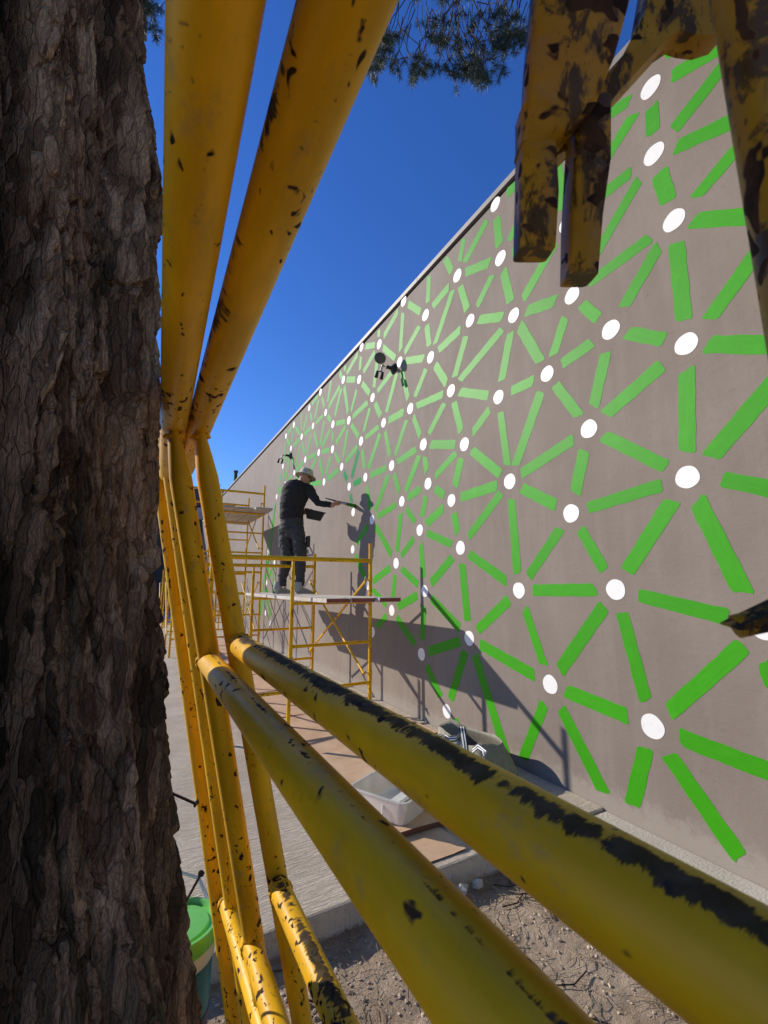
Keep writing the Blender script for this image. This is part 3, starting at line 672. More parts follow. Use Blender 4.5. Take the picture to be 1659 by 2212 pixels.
def mat_bark():
    m = NT('pine_bark'); c = m.coord(); cell = m.attr('cell', 'Fac')
    n1 = m.noise(m.map(c, (1, 1, .35)), 16, 5, .6); n2 = m.noise(m.map(c, (1, 1, .2)), 230, 5, .65); n3 = m.noise(m.map(c, (1, 1, .4)), 5, 4, .6)
    col = m.mix(m.ramp(cell, .25, .75), (.125, .073, .044), (.52, .37, .255))
    col = m.mix(m.ramp(n1, .50, .72, 0, .6), col, (.56, .44, .32))
    col = m.mix(m.ramp(n3, .46, .57, 0, .9), col, (.022, .021, .014))
    wv = m.n('ShaderNodeVectorMath', operation='ADD'); m.put(wv.inputs[0], c)
    nz = m.n('ShaderNodeTexNoise'); m.put(nz.inputs['Vector'], c); nz.inputs['Scale'].default_value = 26; nz.inputs['Detail'].default_value = 3
    sc = m.n('ShaderNodeVectorMath', operation='SCALE'); m.put(sc.inputs[0], nz.outputs['Color']); sc.inputs['Scale'].default_value = .022
    m.put(wv.inputs[1], sc.outputs[0])
    def vor(scale, feat):
        v = m.n('ShaderNodeTexVoronoi', feature=feat); m.put(v.inputs['Vector'], m.map(wv.outputs[0], (1, 1, .21))); v.inputs['Scale'].default_value = scale; return v
    ea = vor(68, 'DISTANCE_TO_EDGE').outputs['Distance']; fa = vor(68, 'F1'); eb = vor(210, 'DISTANCE_TO_EDGE').outputs['Distance']
    sepc = m.n('ShaderNodeSeparateColor'); m.put(sepc.inputs[0], fa.outputs['Color'])
    n5 = m.noise(m.map(c, (1, 1, .3), (3, 7, 1)), 9, 3, .5)
    col = m.mix(m.ramp(n5, .52, .64, 0, .45), col, (.26, .125, .07))
    col = m.mix(m.ramp(sepc.outputs[0], .1, .9, 0, .55), col, (.44, .30, .20))
    col = m.mix(m.ramp(sepc.outputs[1], .45, .95, 0, .6), col, (.075, .043, .028))
    col = m.mix(m.ramp(n2, .5, .75, 0, .5), col, (.035, .024, .017))
    h = m.math('ADD', m.math('MULTIPLY', n2, .5), m.math('ADD', m.math('MULTIPLY', sepc.outputs[2], .9), m.math('ADD', m.ramp(ea, 0, .09, 0, .75), m.ramp(eb, 0, .10, 0, .3))))
    return m.done(col, .9, m.bump(h, 1.0, .0055), Specular_IOR_Level=.2)
M['bark'] = mat_bark()
link('trunk', trunk_mesh(-.15, 3.3, 900, 600), M['bark'], tree)
link('upper_trunk', trunk_mesh(3.29, 11.5, 140, 90, False), M['bark'], tree)
# nails
def nail(pa, pb, label):
    mb = MB(); a = np.array(pa); b = np.array(pb); d = (b-a)/np.linalg.norm(b-a)
    mb.tube(a-d*.03, b, .0026, seg=10, n=3); mb.tube(b, b+d*.0022, .0062, seg=14)
    return tag(mb.build('nail', M['nail'], smooth=True), label, 'nail', 'nails in the trunk')
nail(P(377, 1716, .86), P(422, 1736, .85), 'rusty nail in the trunk at mid height, pointing slightly down')
nail(P(384, 1980, .88), P(434, 1888, .86), 'longer rusty nail low in the trunk, pointing up over the green lid')
# crown: twigs with needle tufts
def needles(tips, axes, n, l0, l1, wd, rs, droop=.25, spread=.55):
    g_ = np.random.default_rng(rs); N = len(tips)*n
    t = np.repeat(np.array(tips), n, 0); a = np.repeat(np.array(axes), n, 0)
    o_ = t-a*g_.uniform(0, .10, (N, 1)); d = a*g_.uniform(-.1, .7, (N, 1))+g_.normal(0, spread, (N, 3)); d[:, 2] -= droop
    d /= np.linalg.norm(d, axis=1, keepdims=True); e_ = o_+d*g_.uniform(l0, l1, (N, 1)); e_[:, 2] -= .012
    sd_ = np.cross(d, g_.random((N, 3))-.5); sd_ /= np.linalg.norm(sd_, axis=1, keepdims=True)+1e-9
    m_ = (o_+e_)/2; m_[:, 2] += .006
    v = np.stack([o_-sd_*wd, o_+sd_*wd, m_+sd_*wd, e_, m_-sd_*wd], 1).reshape(-1, 3).astype('f')
    me = bpy.data.meshes.new('foliage'); me.vertices.add(len(v)); me.vertices.foreach_set('co', v.ravel())
    me.loops.add(len(v)); me.loops.foreach_set('vertex_index', np.arange(len(v), dtype=np.int32))
    me.polygons.add(N); me.polygons.foreach_set('loop_start', np.arange(0, len(v), 5, dtype=np.int32))
    me.update(calc_edges=True); return me
def crown(px_pts, kmin, kmax, seed, ntw, spread=1.0):
    rnd = random.Random(seed); tw = MB(); tips = []; axes = []
    for q in range(ntw):
        (x0, y0), (x1, y1) = rnd.choice(px_pts); t = rnd.random(); k = rnd.uniform(kmin, kmax)
        tip = at(x0+(x1-x0)*t+rnd.uniform(-14, 14)*spread, y0+(y1-y0)*t+rnd.uniform(-14, 14), k)
        base = tip+np.array([rnd.uniform(-.35, .35), rnd.uniform(-.35, .35), rnd.uniform(.55, 1.1)])
        mid = (tip+base)/2+np.array([rnd.uniform(-.12, .12), rnd.uniform(-.12, .12), rnd.uniform(-.1, .1)])
        tw.path([base, (base+mid)/2+np.array([rnd.uniform(-.04, .04)]*3), mid, (mid+tip)/2+np.array([rnd.uniform(-.03, .03)]*3), tip], [.009, .007, .006, .005, .004], 5)
        st = [(tip, mid)]
        for u_ in (.2, .45):
            if rnd.random() < .75:
                b_ = tip+(mid-tip)*u_; e_ = b_+np.array([rnd.uniform(-.16, .16), rnd.uniform(-.16, .16), rnd.uniform(-.16, .02)])
                tw.path([b_, (b_+e_)/2, e_], [.005, .004, .003], 5); st.append((e_, b_))
        for tp, bs in st: tips.append(tp); axes.append((tp-bs)/np.linalg.norm(tp-bs))
    tw.build('branch', M['twig'], tree)
    link('foliage', needles(tips, axes, 80, .07, .125, .0016, seed), M['needle'], tree, smooth=False)
crown([((808, 170), (850, 60)), ((845, 150), (960, 155)), ((960, 160), (1030, 150)), ((1010, 160), (1080, 165)), ((1060, 95), (1145, 80)), ((880, 60), (1130, 30)), ((860, 0), (1150, -40)), ((870, -60), (1300, -120)), ((930, 90), (1090, 110))], 6.2, 7.4, 11, 190)
crown([((312, 60), (338, 110)), ((300, 0), (345, 40)), ((300, -60), (345, -20))], 6.0, 7.0, 5, 22)
# unseen crown above and behind camera, added to cut skylight on near tubes
gr = np.random.default_rng(4); tips = []
while len(tips) < 5200:
    x, y_, z = gr.uniform(-4.6, 1.9), gr.uniform(-5.5, 1.2), gr.uniform(3.4, 10.5)
    rad = math.hypot(x+.5, y_+1.4)
    if z < 3.6+1.5*max(0, y_+.4)*1.6+.9*max(0, x+.3)*1.7: continue
    if rad > 4.3-.18*(z-4) or rad < .5: continue
    if fbm(np.array([x*.9+z*.5]), np.array([y_*.9-z*.3]), 3, 66)[0] < .42: continue
    tips.append((x, y_, z))
tips = np.array(tips); axes = gr.normal(0, 1, tips.shape); axes /= np.linalg.norm(axes, axis=1, keepdims=True)
link('foliage', needles(tips, axes, 16, .14, .30, .011, 8, .1, .8), M['needle'], tree, smooth=False)
# limbs that carry the foliage
lb = MB()
for pts in ([(-.45, .85, 7.6), (.4, 1.6, 8.6), (1.6, 2.9, 9.8), (3.0, 3.9, 10.9), (4.2, 4.4, 11.8)], [(-.5, .85, 8.2), (-.5, 2.6, 9.2), (-.6, 4.6, 9.5), (-.6, 6.5, 9.6)], [(1.6, 2.9, 9.8), (2.6, 2.9, 10.3), (3.9, 3.0, 10.8)]):
    lb.path(pts, [.09, .07, .05, .03, .015][:len(pts)], 10)
lb.build('limb', M['bark'], tree)

# ------------------------------------------------------------------ painter
def capsule_chain(mb, pts, seg=18):
    """pts: (centre, ra, rb, side vector) rings, closed by rounded ends"""
    V = []; n = len(pts); cs = [np.array(p[0], float) for p in pts]
    for i, (c, ra, rb, side) in enumerate(pts):
        d = cs[min(i+1, n-1)]-cs[max(i-1, 0)]; d /= np.linalg.norm(d)
        a = np.array(side, float); a = a-d*np.dot(a, d); a /= np.linalg.norm(a); b = np.cross(d, a)
        for j in range(seg):
            th = 2*math.pi*j/seg; V.append(cs[i]+a*math.cos(th)*ra+b*math.sin(th)*rb)
    Fs = [(i*seg+j, i*seg+(j+1) % seg, (i+1)*seg+(j+1) % seg, (i+1)*seg+j) for i in range(n-1) for j in range(seg)]
    Fs += [tuple(reversed(range(seg))), tuple((n-1)*seg+j for j in range(seg))]
    mb.add(V, Fs)
def remesh(name, mb, mat, parent, vox=.012, smooth=6, folds=0.0, fs=18):
    me = mb.mesh(name); o = bpy.data.objects.new(name+'_src', me); COL.objects.link(o)
    m = o.modifiers.new('r', 'REMESH'); m.mode = 'VOXEL'; m.voxel_size = vox
    m = o.modifiers.new('s', 'SMOOTH'); m.factor = .5; m.iterations = smooth
    dg = bpy.context.evaluated_depsgraph_get(); me2 = bpy.data.meshes.new_from_object(o.evaluated_get(dg))
    bpy.data.objects.remove(o); me2.name = name
    if folds:
        n = len(me2.vertices); co = np.empty(n*3); me2.vertices.foreach_get('co', co); co = co.reshape(-1, 3)
        no = np.empty(n*3); me2.vertex_normals.foreach_get('vector', no); no = no.reshape(-1, 3)
        dsp = (fbm(co[:, 0]*fs*.6+co[:, 1]*fs*.5+co[:, 2]*fs*1.0, co[:, 2]*fs*.5-co[:, 0]*fs*.8, 3, 33)-.45)*folds
        dsp += (np.abs(fbm(co[:, 2]*fs*1.6+co[:, 1]*3, co[:, 0]*fs*.5, 2, 55)-.5)-.12)*folds*1.2
        co += no*dsp[:, None]; me2.vertices.foreach_set('co', co.ravel()); me2.update()
    me2.materials.clear(); return link(name, me2, mat, parent)
KP = 6.65
person = empty('person', tuple(at(632, 1278, KP)), 'person in black top and patterned bucket hat painting the wall from the scaffold', 'person')
Q = lambda x, y_, dk=0.0: at(x, y_, KP+dk)
S = VR                      # across the picture
toe = np.array([.93, .30, 0.0]); toe /= np.linalg.norm(toe)
fl, fr = Q(607, 1266, .05), Q(652, 1268, -.02)
fl[2] = fr[2] = ZP+.05
legs = MB()
for (hip, knee, ank) in ((Q(617, 1140, .06), Q(620, 1200, .03), Q(610, 1252, .04)), (Q(643, 1140, -.04), Q(649, 1200, -.05), Q(648, 1254, -.03))):
    h, k_, a = map(np.array, (hip, knee, ank))
    capsule_chain(legs, [(h+np.array([0, 0, .05]), .098, .105, S), (h-np.array([0, 0, .07]), .108, .115, S), ((h+k_)/2, .103, .105, S), (k_+np.array([0, 0, .03]), .095, .095, S), (k_-np.array([0, 0, .05]), .092, .092, S), ((k_+a)/2, .082, .082, S), (a+np.array([0, 0, .03]), .070, .070, S), (np.array([a[0], a[1], ZP+.17]), .067, .068, S), (np.array([a[0], a[1], ZP+.15]), .068, .070, S)])
capsule_chain(legs, [(Q(630, 1112), .155, .115, S), (Q(631, 1128), .172, .13, S), (Q(631, 1148), .165, .125, S), (Q(631, 1160), .10, .10, S)], 24)
tr = remesh('trousers', legs, M['trousers'], person, .012, 4, .034, 20)
pk = MB()
for (x, y_, dk) in ((668, 1170, -.04), (603, 1172, .07)):
    c = Q(x-3 if x > 640 else x+3, y_, dk-.02); pk.box(c, (.022, .06, .085))
    o = pk.build('cargo_pocket', M['trousers'], person); bevel(o, .015, 2); pk = MB()
top = MB()
capsule_chain(top, [(Q(630, 1120), .178, .134, S), (Q(630, 1108), .182, .138, S), (Q(632, 1090), .190, .145, S), (Q(637, 1070, -.0), .210, .155, S), (Q(642, 1056, .0), .212, .150, S), (Q(646, 1046, .01), .165, .115, S), (Q(649, 1040, .02), .085, .080, S)], 26)
sh_r, el_r, wr_r = Q(668, 1058, -.04), Q(687, 1087, -.10), Q(715, 1091, -.13)
capsule_chain(top, [(Q(655, 1054, 0), .085, .095, VF), (sh_r, .076, .088, VF), ((sh_r+el_r)/2, .062, .068, VF), (el_r, .056, .056, VF), ((el_r+wr_r)/2, .050, .050, VF), (wr_r, .046, .046, VF), (wr_r+(wr_r-el_r)*.04, .046, .046, VF)])
sh_l, el_l, wr_l = Q(622, 1058, .16), Q(628, 1093, .26), Q(652, 1106, .24)
capsule_chain(top, [(Q(635, 1054, .08), .085, .085, VF), (sh_l, .076, .080, VF), ((sh_l+el_l)/2, .06, .062, VF), (el_l, .054, .054, VF), ((el_l+wr_l)/2, .046, .046, VF), (wr_l, .042, .042, VF)])
remesh('sweater', top, M['shirt'], person, .011, 4, .024, 18)
bd = MB()
hd = Q(659, 1033, .02); face = np.array([.80, .30, -.42]); face /= np.linalg.norm(face)
neck = Q(650, 1042, .02)
capsule_chain(bd, [(Q(642, 1056), .06, .06, S), (neck, .058, .062, S), ((neck*.5+hd*.5), .060, .064, S), (hd, .070, .082, S)])
# skull, jaw and nose along the gaze
upv = np.array([0, 0, 1.0]); upv = upv-face*np.dot(upv, face); upv /= np.linalg.norm(upv); sd_ = np.cross(face, upv)
def blob(mb, c, r, axes, seg=18, n=10):
    V = []; 
    for i in range(n+1):
        ph = math.pi*i/n
        for j in range(seg):
            th = 2*math.pi*j/seg
            V.append(np.array(c)+axes[0]*r[0]*math.sin(ph)*math.cos(th)+axes[1]*r[1]*math.sin(ph)*math.sin(th)+axes[2]*r[2]*math.cos(ph))
    mb.add(V, [(i*seg+j, (i+1)*seg+j, (i+1)*seg+(j+1) % seg, i*seg+(j+1) % seg) for i in range(n) for j in range(seg)])
blob(bd, hd+upv*.02, (.098, .076, .105), (face, sd_, upv))
blob(bd, hd+face*.035-upv*.055, (.060, .054, .060), (face, sd_, upv))
blob(bd, hd+face*.100-upv*.018, (.020, .013, .024), (face, sd_, upv), 10, 6)
for s_ in (-1, 1): blob(bd, hd+sd_*s_*.077-upv*.012-face*.012, (.018, .010, .030), (face, sd_, upv), 10, 6)
blob(bd, hd+face*.088-upv*.056, (.014, .024, .008), (face, sd_, upv), 10, 6)
# arms inside the sleeves keep the body in one piece
for (a, b, c) in ((sh_r, el_r, wr_r), (sh_l, el_l, wr_l)):
    capsule_chain(bd, [(Q(645, 1056), .04, .04, VF), (a, .045, .045, VF), ((a+b)/2, .040, .040, VF), (b, .036, .036, VF), ((b+c)/2, .034, .034, VF), (c, .028, .030, VF), (c+(c-b)/np.linalg.norm(c-b)*.05, .027, .034, VF)])
capsule_chain(bd, [(Q(645, 1056), .1, .08, S), (Q(632, 1090), .12, .09, S), (Q(631, 1130), .13, .1, S)])
def fingers(mb, wrist, fwd, nrm, curl, r=.0105):
    fwd = fwd/np.linalg.norm(fwd); nrm = nrm-fwd*np.dot(nrm, fwd); nrm /= np.linalg.norm(nrm); lat = np.cross(nrm, fwd)
    palm = wrist+fwd*.055
    capsule_chain(mb, [(wrist, .030, .022, lat), (wrist+fwd*.03, .038, .022, lat), (wrist+fwd*.075, .042, .019, lat), (wrist+fwd*.10, .036, .015, lat)])
    for i, L in enumerate((.072, .082, .077, .060)):
        b = wrist+fwd*.09+lat*(.030-.020*i); p = [b]
        ang = 0; cur = b
        for sgm in (.45, .32, .23):
            ang += curl; cur = cur+(fwd*math.cos(ang)-nrm*math.sin(ang))*L*sgm; p.append(cur)
        mb.path(p, [r, r*.95, r*.85, r*.7], 8)
    tb = wrist+fwd*.03+lat*.034; mb.path([tb, tb+fwd*.028+lat*.018-nrm*.012, tb+fwd*.055+lat*.012-nrm*.03, tb+fwd*.075-nrm*.038], [.014, .0125, .0115, .009], 8)
hr = wr_r+(wr_r-el_r)/np.linalg.norm(wr_r-el_r)*.02
fingers(bd, hr, Q(728, 1084, -.15)-hr, upv+VF*-.3, .75)
hl = wr_l+(wr_l-el_l)/np.linalg.norm(wr_l-el_l)*.015
fingers(bd, hl, Q(668, 1105, .22)-hl, -VF, .35)
remesh('body', bd, M['skin'], person, .0065, 3)
# hat
ht = MB(); hax = upv*.92-face*.18; hax /= np.linalg.norm(hax); hx = np.cross(sd_, hax); RH = np.stack([hx, sd_, hax], 1)
hc = hd+upv*.058-face*.006
ht.lathe([(.155, -.035), (.150, -.028), (.108, .005), (.104, .012), (.098, .05), (.088, .082), (.06, .094), (.0, .097)], hc, 32, RH, (1.08, .95))
ht.lathe([(.0, .090), (.055, .088), (.084, .076), (.094, .045), (.100, .010), (.148, -.032), (.155, -.035)], hc, 32, RH, (1.08, .95))
ho = ht.build('hat', M['hat'], person)
gl = MB()
for s_ in (-1, 1):
    gl.path([hd+sd_*s_*.080+upv*.012-face*.02, hd+sd_*s_*.082+upv*.012+face*.04, hd+sd_*s_*.060+upv*.010+face*.088], .005, 6)
    blob(gl, hd+sd_*s_*.034+upv*.006+face*.092, (.010, .030, .022), (face, sd_, upv), 12, 6)
gl.build('sunglasses', M['black_pl'], person)
for (f_, dx) in ((fl, 0), (fr, 0)):
    sh = MB(); c = np.array(f_); c[2] = ZP+.044
    heel = c-toe*.075; tp = c+toe*.185
    lat = np.cross([0, 0, 1.0], toe)
    capsule_chain(sh, [(heel+np.array([0, 0, .175])+toe*.03, .060, .062, lat), (heel+np.array([0, 0, .09])+toe*.015, .060, .070, lat), (heel+np.array([0, 0, .03])+toe*.02, .048, .055, lat)])
    capsule_chain(sh, [(heel-toe*.02+np.array([0, 0, .045]), .034, .036, lat), (heel+toe*.05+np.array([0, 0, .048]), .045, .045, lat), (c+toe*.06+np.array([0, 0, .042]), .050, .040, lat), (c+toe*.13+np.array([0, 0, .032]), .048, .028, lat), (tp+np.array([0, 0, .024]), .028, .018, lat)])
    shoe = remesh('shoe', sh, M['shoe'], person, .009, 3)
    so_ = MB(); pts = []
    for t in np.linspace(0, 2*math.pi, 24, endpoint=False):
        lx = math.cos(t); pts.append(c+toe*(.055+.140*lx)+lat*math.sin(t)*(.052 if lx > 0 else .045))
    V = [(p[0], p[1], ZP+.0435) for p in pts]+[(p[0], p[1], ZP+.070) for p in pts]
    so_.add(V, [tuple(reversed(range(24))), tuple(range(24, 48))]+[(i, (i+1) % 24, 24+(i+1) % 24, 24+i) for i in range(24)])
    so_.build('sole', M['sole'], shoe)
# brush and tray
br = empty('paint_brush', tuple(Q(724, 1083, -.14)), 'wide paint brush with green bristles in the painter\'s hand', 'paint brush')
b0, b1, b2, b3 = Q(703, 1076, -.11), Q(736, 1085, -.16), Q(750, 1089, -.18), onX(766, 1093, WX-.008)
mb = MB(); mb.path([b0, b0*.6+b1*.4, b1], [.007, .010, .013], 10); mb.build('handle', M['black_pl'], br)
mb = MB(); mb.tube(b1, b2, .016, .024, 12); mb.build('ferrule', M['steel'], br)
mb = MB(); mb.tube(b2, b3, .024, .032, 12, 4); mb.build('bristles', M['wet'], br)
ty = empty('paint_tray', tuple(Q(675, 1112, .20)), 'black plastic paint tray held against the painter\'s belly', 'paint tray')
tc_ = [(660, 1100), (702, 1109), (692, 1126), (662, 1120)]
mb = MB(); ka, kb = .12, .34
a = [Q(x, y_, ka) for x, y_ in tc_]; b = [Q(x, y_, kb) for x, y_ in tc_]
mb.add(a+b, [(3, 2, 1, 0), (4, 5, 6, 7), (1, 2, 6, 5), (2, 3, 7, 6), (3, 0, 4, 7)])
o = mb.build('tray_body', M['black_pl'], ty, smooth=False); m_ = o.modifiers.new('s', 'SOLIDIFY'); m_.thickness = .006
mb = MB(); rim = [Q(659, 1098.5, ka-.02), Q(704, 1108.5, ka-.02), Q(704, 1108.5, kb+.02), Q(659, 1098.5, kb+.02), Q(659, 1098.5, ka-.02)]; mb.path(rim, .008, 6); mb.build('rim', M['black_pl'], ty)
# second small pot behind his heel
pot = MB(); pc = Q(597, 1268, .12); pc[2] = ZP+.044
pot.lathe([(.055, .0), (.062, .12), (.068, .122), (.068, .132), (.060, .132), (.052, .01), (0, .008)], pc, 20)
tag(pot.build('paint_pot', M['black_pl']), 'small black paint pot on the planks behind the painter\'s heel', 'pot')

# ------------------------------------------------------------------ wall lamps
def wall_lamp(px, py, s, label, disc=True):
    p = onX(px, py, WX); root = empty('wall_lamp', tuple(p), label, 'lamp', 'floodlights on the wall')
    ax = np.array([-1.0, 0, 0]); RB = np.stack([np.array([0, 1.0, 0]), np.array([0, 0, 1.0]), ax], 1)
    mb = MB(); mb.lathe([(.115*s, .0), (.110*s, .012), (.05*s, .075*s), (.036*s, .085*s), (.036*s, .20*s), (.02*s, .205*s), (0, .205*s)], p, 24, RB); mb.build('mount', M['black_pl'], root)
    e = p+ax*.27*s; mb = MB(); mb.path([p+ax*.2*s, p+ax*.25*s, e], .010*s, 8); blob(mb, e, (.03*s, .03*s, .03*s), np.eye(3), 10, 6); mb.build('joint', M['steel'], root)
    if disc:
        nv = np.array([.30, .94, .1]); nv /= np.linalg.norm(nv); a_ = np.cross(nv, [0, 0, 1.0]); a_ /= np.linalg.norm(a_); RD = np.stack([a_, np.cross(nv, a_), nv], 1)
        c = e+np.array([-.075*s, -.02, .13*s]); mb = MB(); mb.lathe([(0, -.012), (.10*s, -.012), (.116*s, -.006), (.118*s, .0), (.10*s, .03), (.05*s, .06), (0, .066)], c, 32, RD); mb.build('lamp_head', M['olive'], root)
    mb = MB(); mb.path([e, e+np.array([-.03*s, 0, -.07*s]), e+np.array([-.035*s, 0, -.12*s])], .024*s, 10); mb.build('sensor', M['pale_pl'], root)
    q = e+np.array([-.05*s, 0, -.13*s]); mb = MB(); mb.path([q+np.array([.05*s, 0, -.03*s]), q, q+np.array([-.06*s, 0, -.02*s])], .011*s, 8); yk = mb.build('yoke', M['black_pl'], root)
    for dx, dz in ((-.085, -.09), (.03, -.10)):
        c0 = q+np.array([dx*s+.02*s, 0, -.015*s]); c1 = q+np.array([(dx-.02)*s, -.01, (dz-.06)*s]); mb = MB(); mb.tube(c0, c1, .026*s, .036*s, 14, 2); mb.build('spot_head', M['black_pl'], yk)
wall_lamp(852, 797, .66, 'nearest floodlight on the wall with an olive disc above two spot heads')
wall_lamp(629, 985, .7, 'small floodlight on the wall above the painter\'s hat', False)
wall_lamp(532, 1100, .75, 'far floodlight on the wall above the high plank deck', False)

# ------------------------------------------------------------------ things on the slab
tub = empty('plastic_tub', tuple(onZ(830, 1750, .03)), 'translucent white plastic tub standing on the brown board', 'tub')
zr = .180; zb = .046
c00 = onZ(756, 1698, zr); c10 = onZ(874, 1737, zr); ey_ = onZ(806, 1665, zr)-c00; ex_ = c10-c00
ex_[2] = ey_[2] = 0; Lx = np.linalg.norm(ex_); ux = ex_/Lx; uy = np.array([-ux[1], ux[0], 0]); Ly = .52
def rrect(u0, u1, v0, v1, r, z, n=5):
    pts = []
    for (cu, cv, a0) in ((u1-r, v1-r, 0), (u0+r, v1-r, 90), (u0+r, v0+r, 180), (u1-r, v0+r, 270)):
        for i in range(n):
            t = R(a0+90*i/(n-1)); pts.append(np.array([c00[0], c00[1], 0])+ux*(cu+r*math.cos(t))+uy*(cv+r*math.sin(t))+np.array([0, 0, z]))
    return pts
def shell(rings, closed_last=False):
    mb = MB(); n = len(rings[0]); V = [p for r_ in rings for p in r_]
    Fs = [(i*n+j, i*n+(j+1) % n, (i+1)*n+(j+1) % n, (i+1)*n+j) for i in range(len(rings)-1) for j in range(n)]
    Fs.append(tuple(reversed(range((len(rings)-1)*n, len(rings)*n))) if closed_last else tuple(range(n)))
    mb.add(V, Fs); return mb
i_ = .022
mb = shell([rrect(-.012, Lx+.012, -.012, Ly+.012, .05, zr-.008), rrect(-.012, Lx+.012, -.012, Ly+.012, .05, zr), rrect(0, Lx, 0, Ly, .045, zr), rrect(i_, Lx-i_, i_, Ly-i_, .045, zb+.004)], True)
mb.build('inner_wall', M['tub'], tub)
mb = shell([rrect(-.012, Lx+.012, -.012, Ly+.012, .05, zr-.008), rrect(-.004, Lx+.004, -.004, Ly+.004, .05, zr-.010), rrect(i_-.004, Lx-i_+.004, i_-.004, Ly-i_+.004, .05, zb)], True)
mb.build('outer_wall', M['tub'], tub)
for (u_, v_) in ((Lx*.62, -.004), (Lx*.18, -.004)):
    mb = MB(); b_ = np.array([c00[0], c00[1], 0])+ux*u_+uy*v_; mb.box(b_+np.array([0, 0, .085]), (.004, .006, .05)); mb.build('rib', M['tub'], tub, smooth=False)
mb = MB(); b_ = np.array([c00[0], c00[1], zb+.012])+ux*Lx*.55+uy*Ly*.55
rz = np.stack([ux, uy, np.array([0, 0, 1.0])], 1); mb.box(b_+np.array([0, 0, .02]), (.03, .20, .012), rz); tag(mb.build('paint_tool', M['pale_pl'], smooth=False), 'pale plastic tool lying inside the tub', 'tool')
# cloth bag
bag = empty('tote_bag', (2.40, 2.85, .03), 'cream cloth bag with black and white striped handles, slumped against the wall', 'bag')
def bag_ring(z, hx, hy, cx_, cy_, wob, k):
    out = []
    for j in range(40):
        t = 2*math.pi*j/40; c_, s_ = math.cos(t), math.sin(t)
        x = math.copysign(abs(c_)**.55, c_)*hx; y_ = math.copysign(abs(s_)**.55, s_)*hy
        q = wob*(math.sin(3*t+k)+.6*math.sin(5*t+2*k)+.4*math.sin(9*t+k*3)); out.append((cx_+x+q*c_, cy_+y_+q*s_, z+wob*.9*math.sin(4*t+k)))
    return out
rings = [bag_ring(.034, .21, .30, 2.40, 2.88, .0, 0), bag_ring(.06, .215, .305, 2.40, 2.88, .004, 1), bag_ring(.11, .205, .30, 2.39, 2.90, .008, 1.7), bag_ring(.17, .18, .295, 2.38, 2.93, .010, 2.4), bag_ring(.225, .15, .29, 2.38, 2.96, .012, 3.0), bag_ring(.255, .14, .285, 2.38, 2.98, .018, 3.4)]
V = [p for r_ in rings for p in r_]; n = 40
mb = MB(); mb.add(V, [(i*n+j, i*n+(j+1) % n, (i+1)*n+(j+1) % n, (i+1)*n+j) for i in range(len(rings)-1) for j in range(n)]+[tuple(reversed(range(n)))])
o = mb.build('bag_body', M['canvas'], bag); m_ = o.modifiers.new('s', 'SOLIDIFY'); m_.thickness = .006
def ribbon(name, pts, wvec, wd, parent):
    mb = MB(); V = []; W = []
    for i, p in enumerate(pts):
        wv = np.array(wvec[i] if hasattr(wvec[0], '__len__') else wvec, float); wv /= np.linalg.norm(wv)
        for q in (-1, -.34, .34, 1): V.append(np.array(p)+wv*wd/2*q); W.append((q+1)/2)
    Fs = [(i*4+j, i*4+j+1, (i+1)*4+j+1, (i+1)*4+j) for i in range(len(pts)-1) for j in range(3)]
    mb.add(V, Fs, W); o = mb.build(name, M['stripe'], parent); m_ = o.modifiers.new('s', 'SOLIDIFY'); m_.thickness = .003; return o
gp = lambda x, y_, X: onX(x, y_, X)
ribbon('strap', [gp(946, 1592, 2.20), gp(958, 1588, 2.22), gp(966, 1602, 2.2), gp(980, 1622, 2.17), gp(990, 1640, 2.15)], -VR*.6+VU*.7, .046, bag)
ribbon('strap', [gp(998, 1570, 2.28), gp(1001, 1590, 2.2), gp(1004, 1610, 2.16), gp(1006, 1630, 2.13), gp(1012, 1650, 2.10)], VR, .050, bag)
ribbon('strap', [gp(962, 1590, 2.23), gp(972, 1596, 2.22), gp(986, 1594, 2.23), gp(998, 1582, 2.26)], VU, .046, bag)
ribbon('strap', [gp(1004, 1630, 2.12), gp(1020, 1648, 2.05), gp(1036, 1650, 2.02), gp(1047, 1640, 2.03), gp(1046, 1622, 2.06), gp(1032, 1612, 2.08), gp(1020, 1622, 2.08)], [VU, VU+VR*.3, VU+VR*.2, VU-VR*.6, VR, VU, VU], .044, bag)
# paint pail with a green lid
pail = empty('paint_pail', (.185, 1.72, -.09), 'paint pail with bright green lid and white handle beside the trunk', 'pail')
pc = np.array([.190, 1.72, -.085]); PS = .84
prof = lambda p_: [(r_*PS, z_*.98) for r_, z_ in p_]
zt = .36
mb = MB(); mb.lathe(prof([(.115, 0), (.120, .02), (.131, .36)]), pc, 40); mb.build('label', M['teal'], pail)
mb = MB(); mb.lathe(prof([(.1175, .0), (.1275, .20), (.1285, .205)]), pc, 40); mb.build('base_band', M['navy'], pail)
mb = MB(); mb.lathe(prof([(.1335, .355), (.137, .36), (.137, .405), (.134, .41)]), pc, 40); mb.build('collar', M['pail'], pail)
mb = MB(); mb.lathe(prof([(.140, .400), (.146, .405), (.147, .440), (.142, .450), (.130, .450), (.124, .436), (.112, .436), (.106, .444), (.060, .446), (.0, .446)]), pc, 44); mb.build('lid', M['lid'], pail)
mb = MB(); mb.path([pc+np.array([-.115, .04, .40]), pc+np.array([-.08, .13, .46]), pc+np.array([.0, .18, .50]), pc+np.array([.075, .15, .47]), pc+np.array([.117, .03, .41])], .006, 8); mb.build('handle', M['pail'], pail)

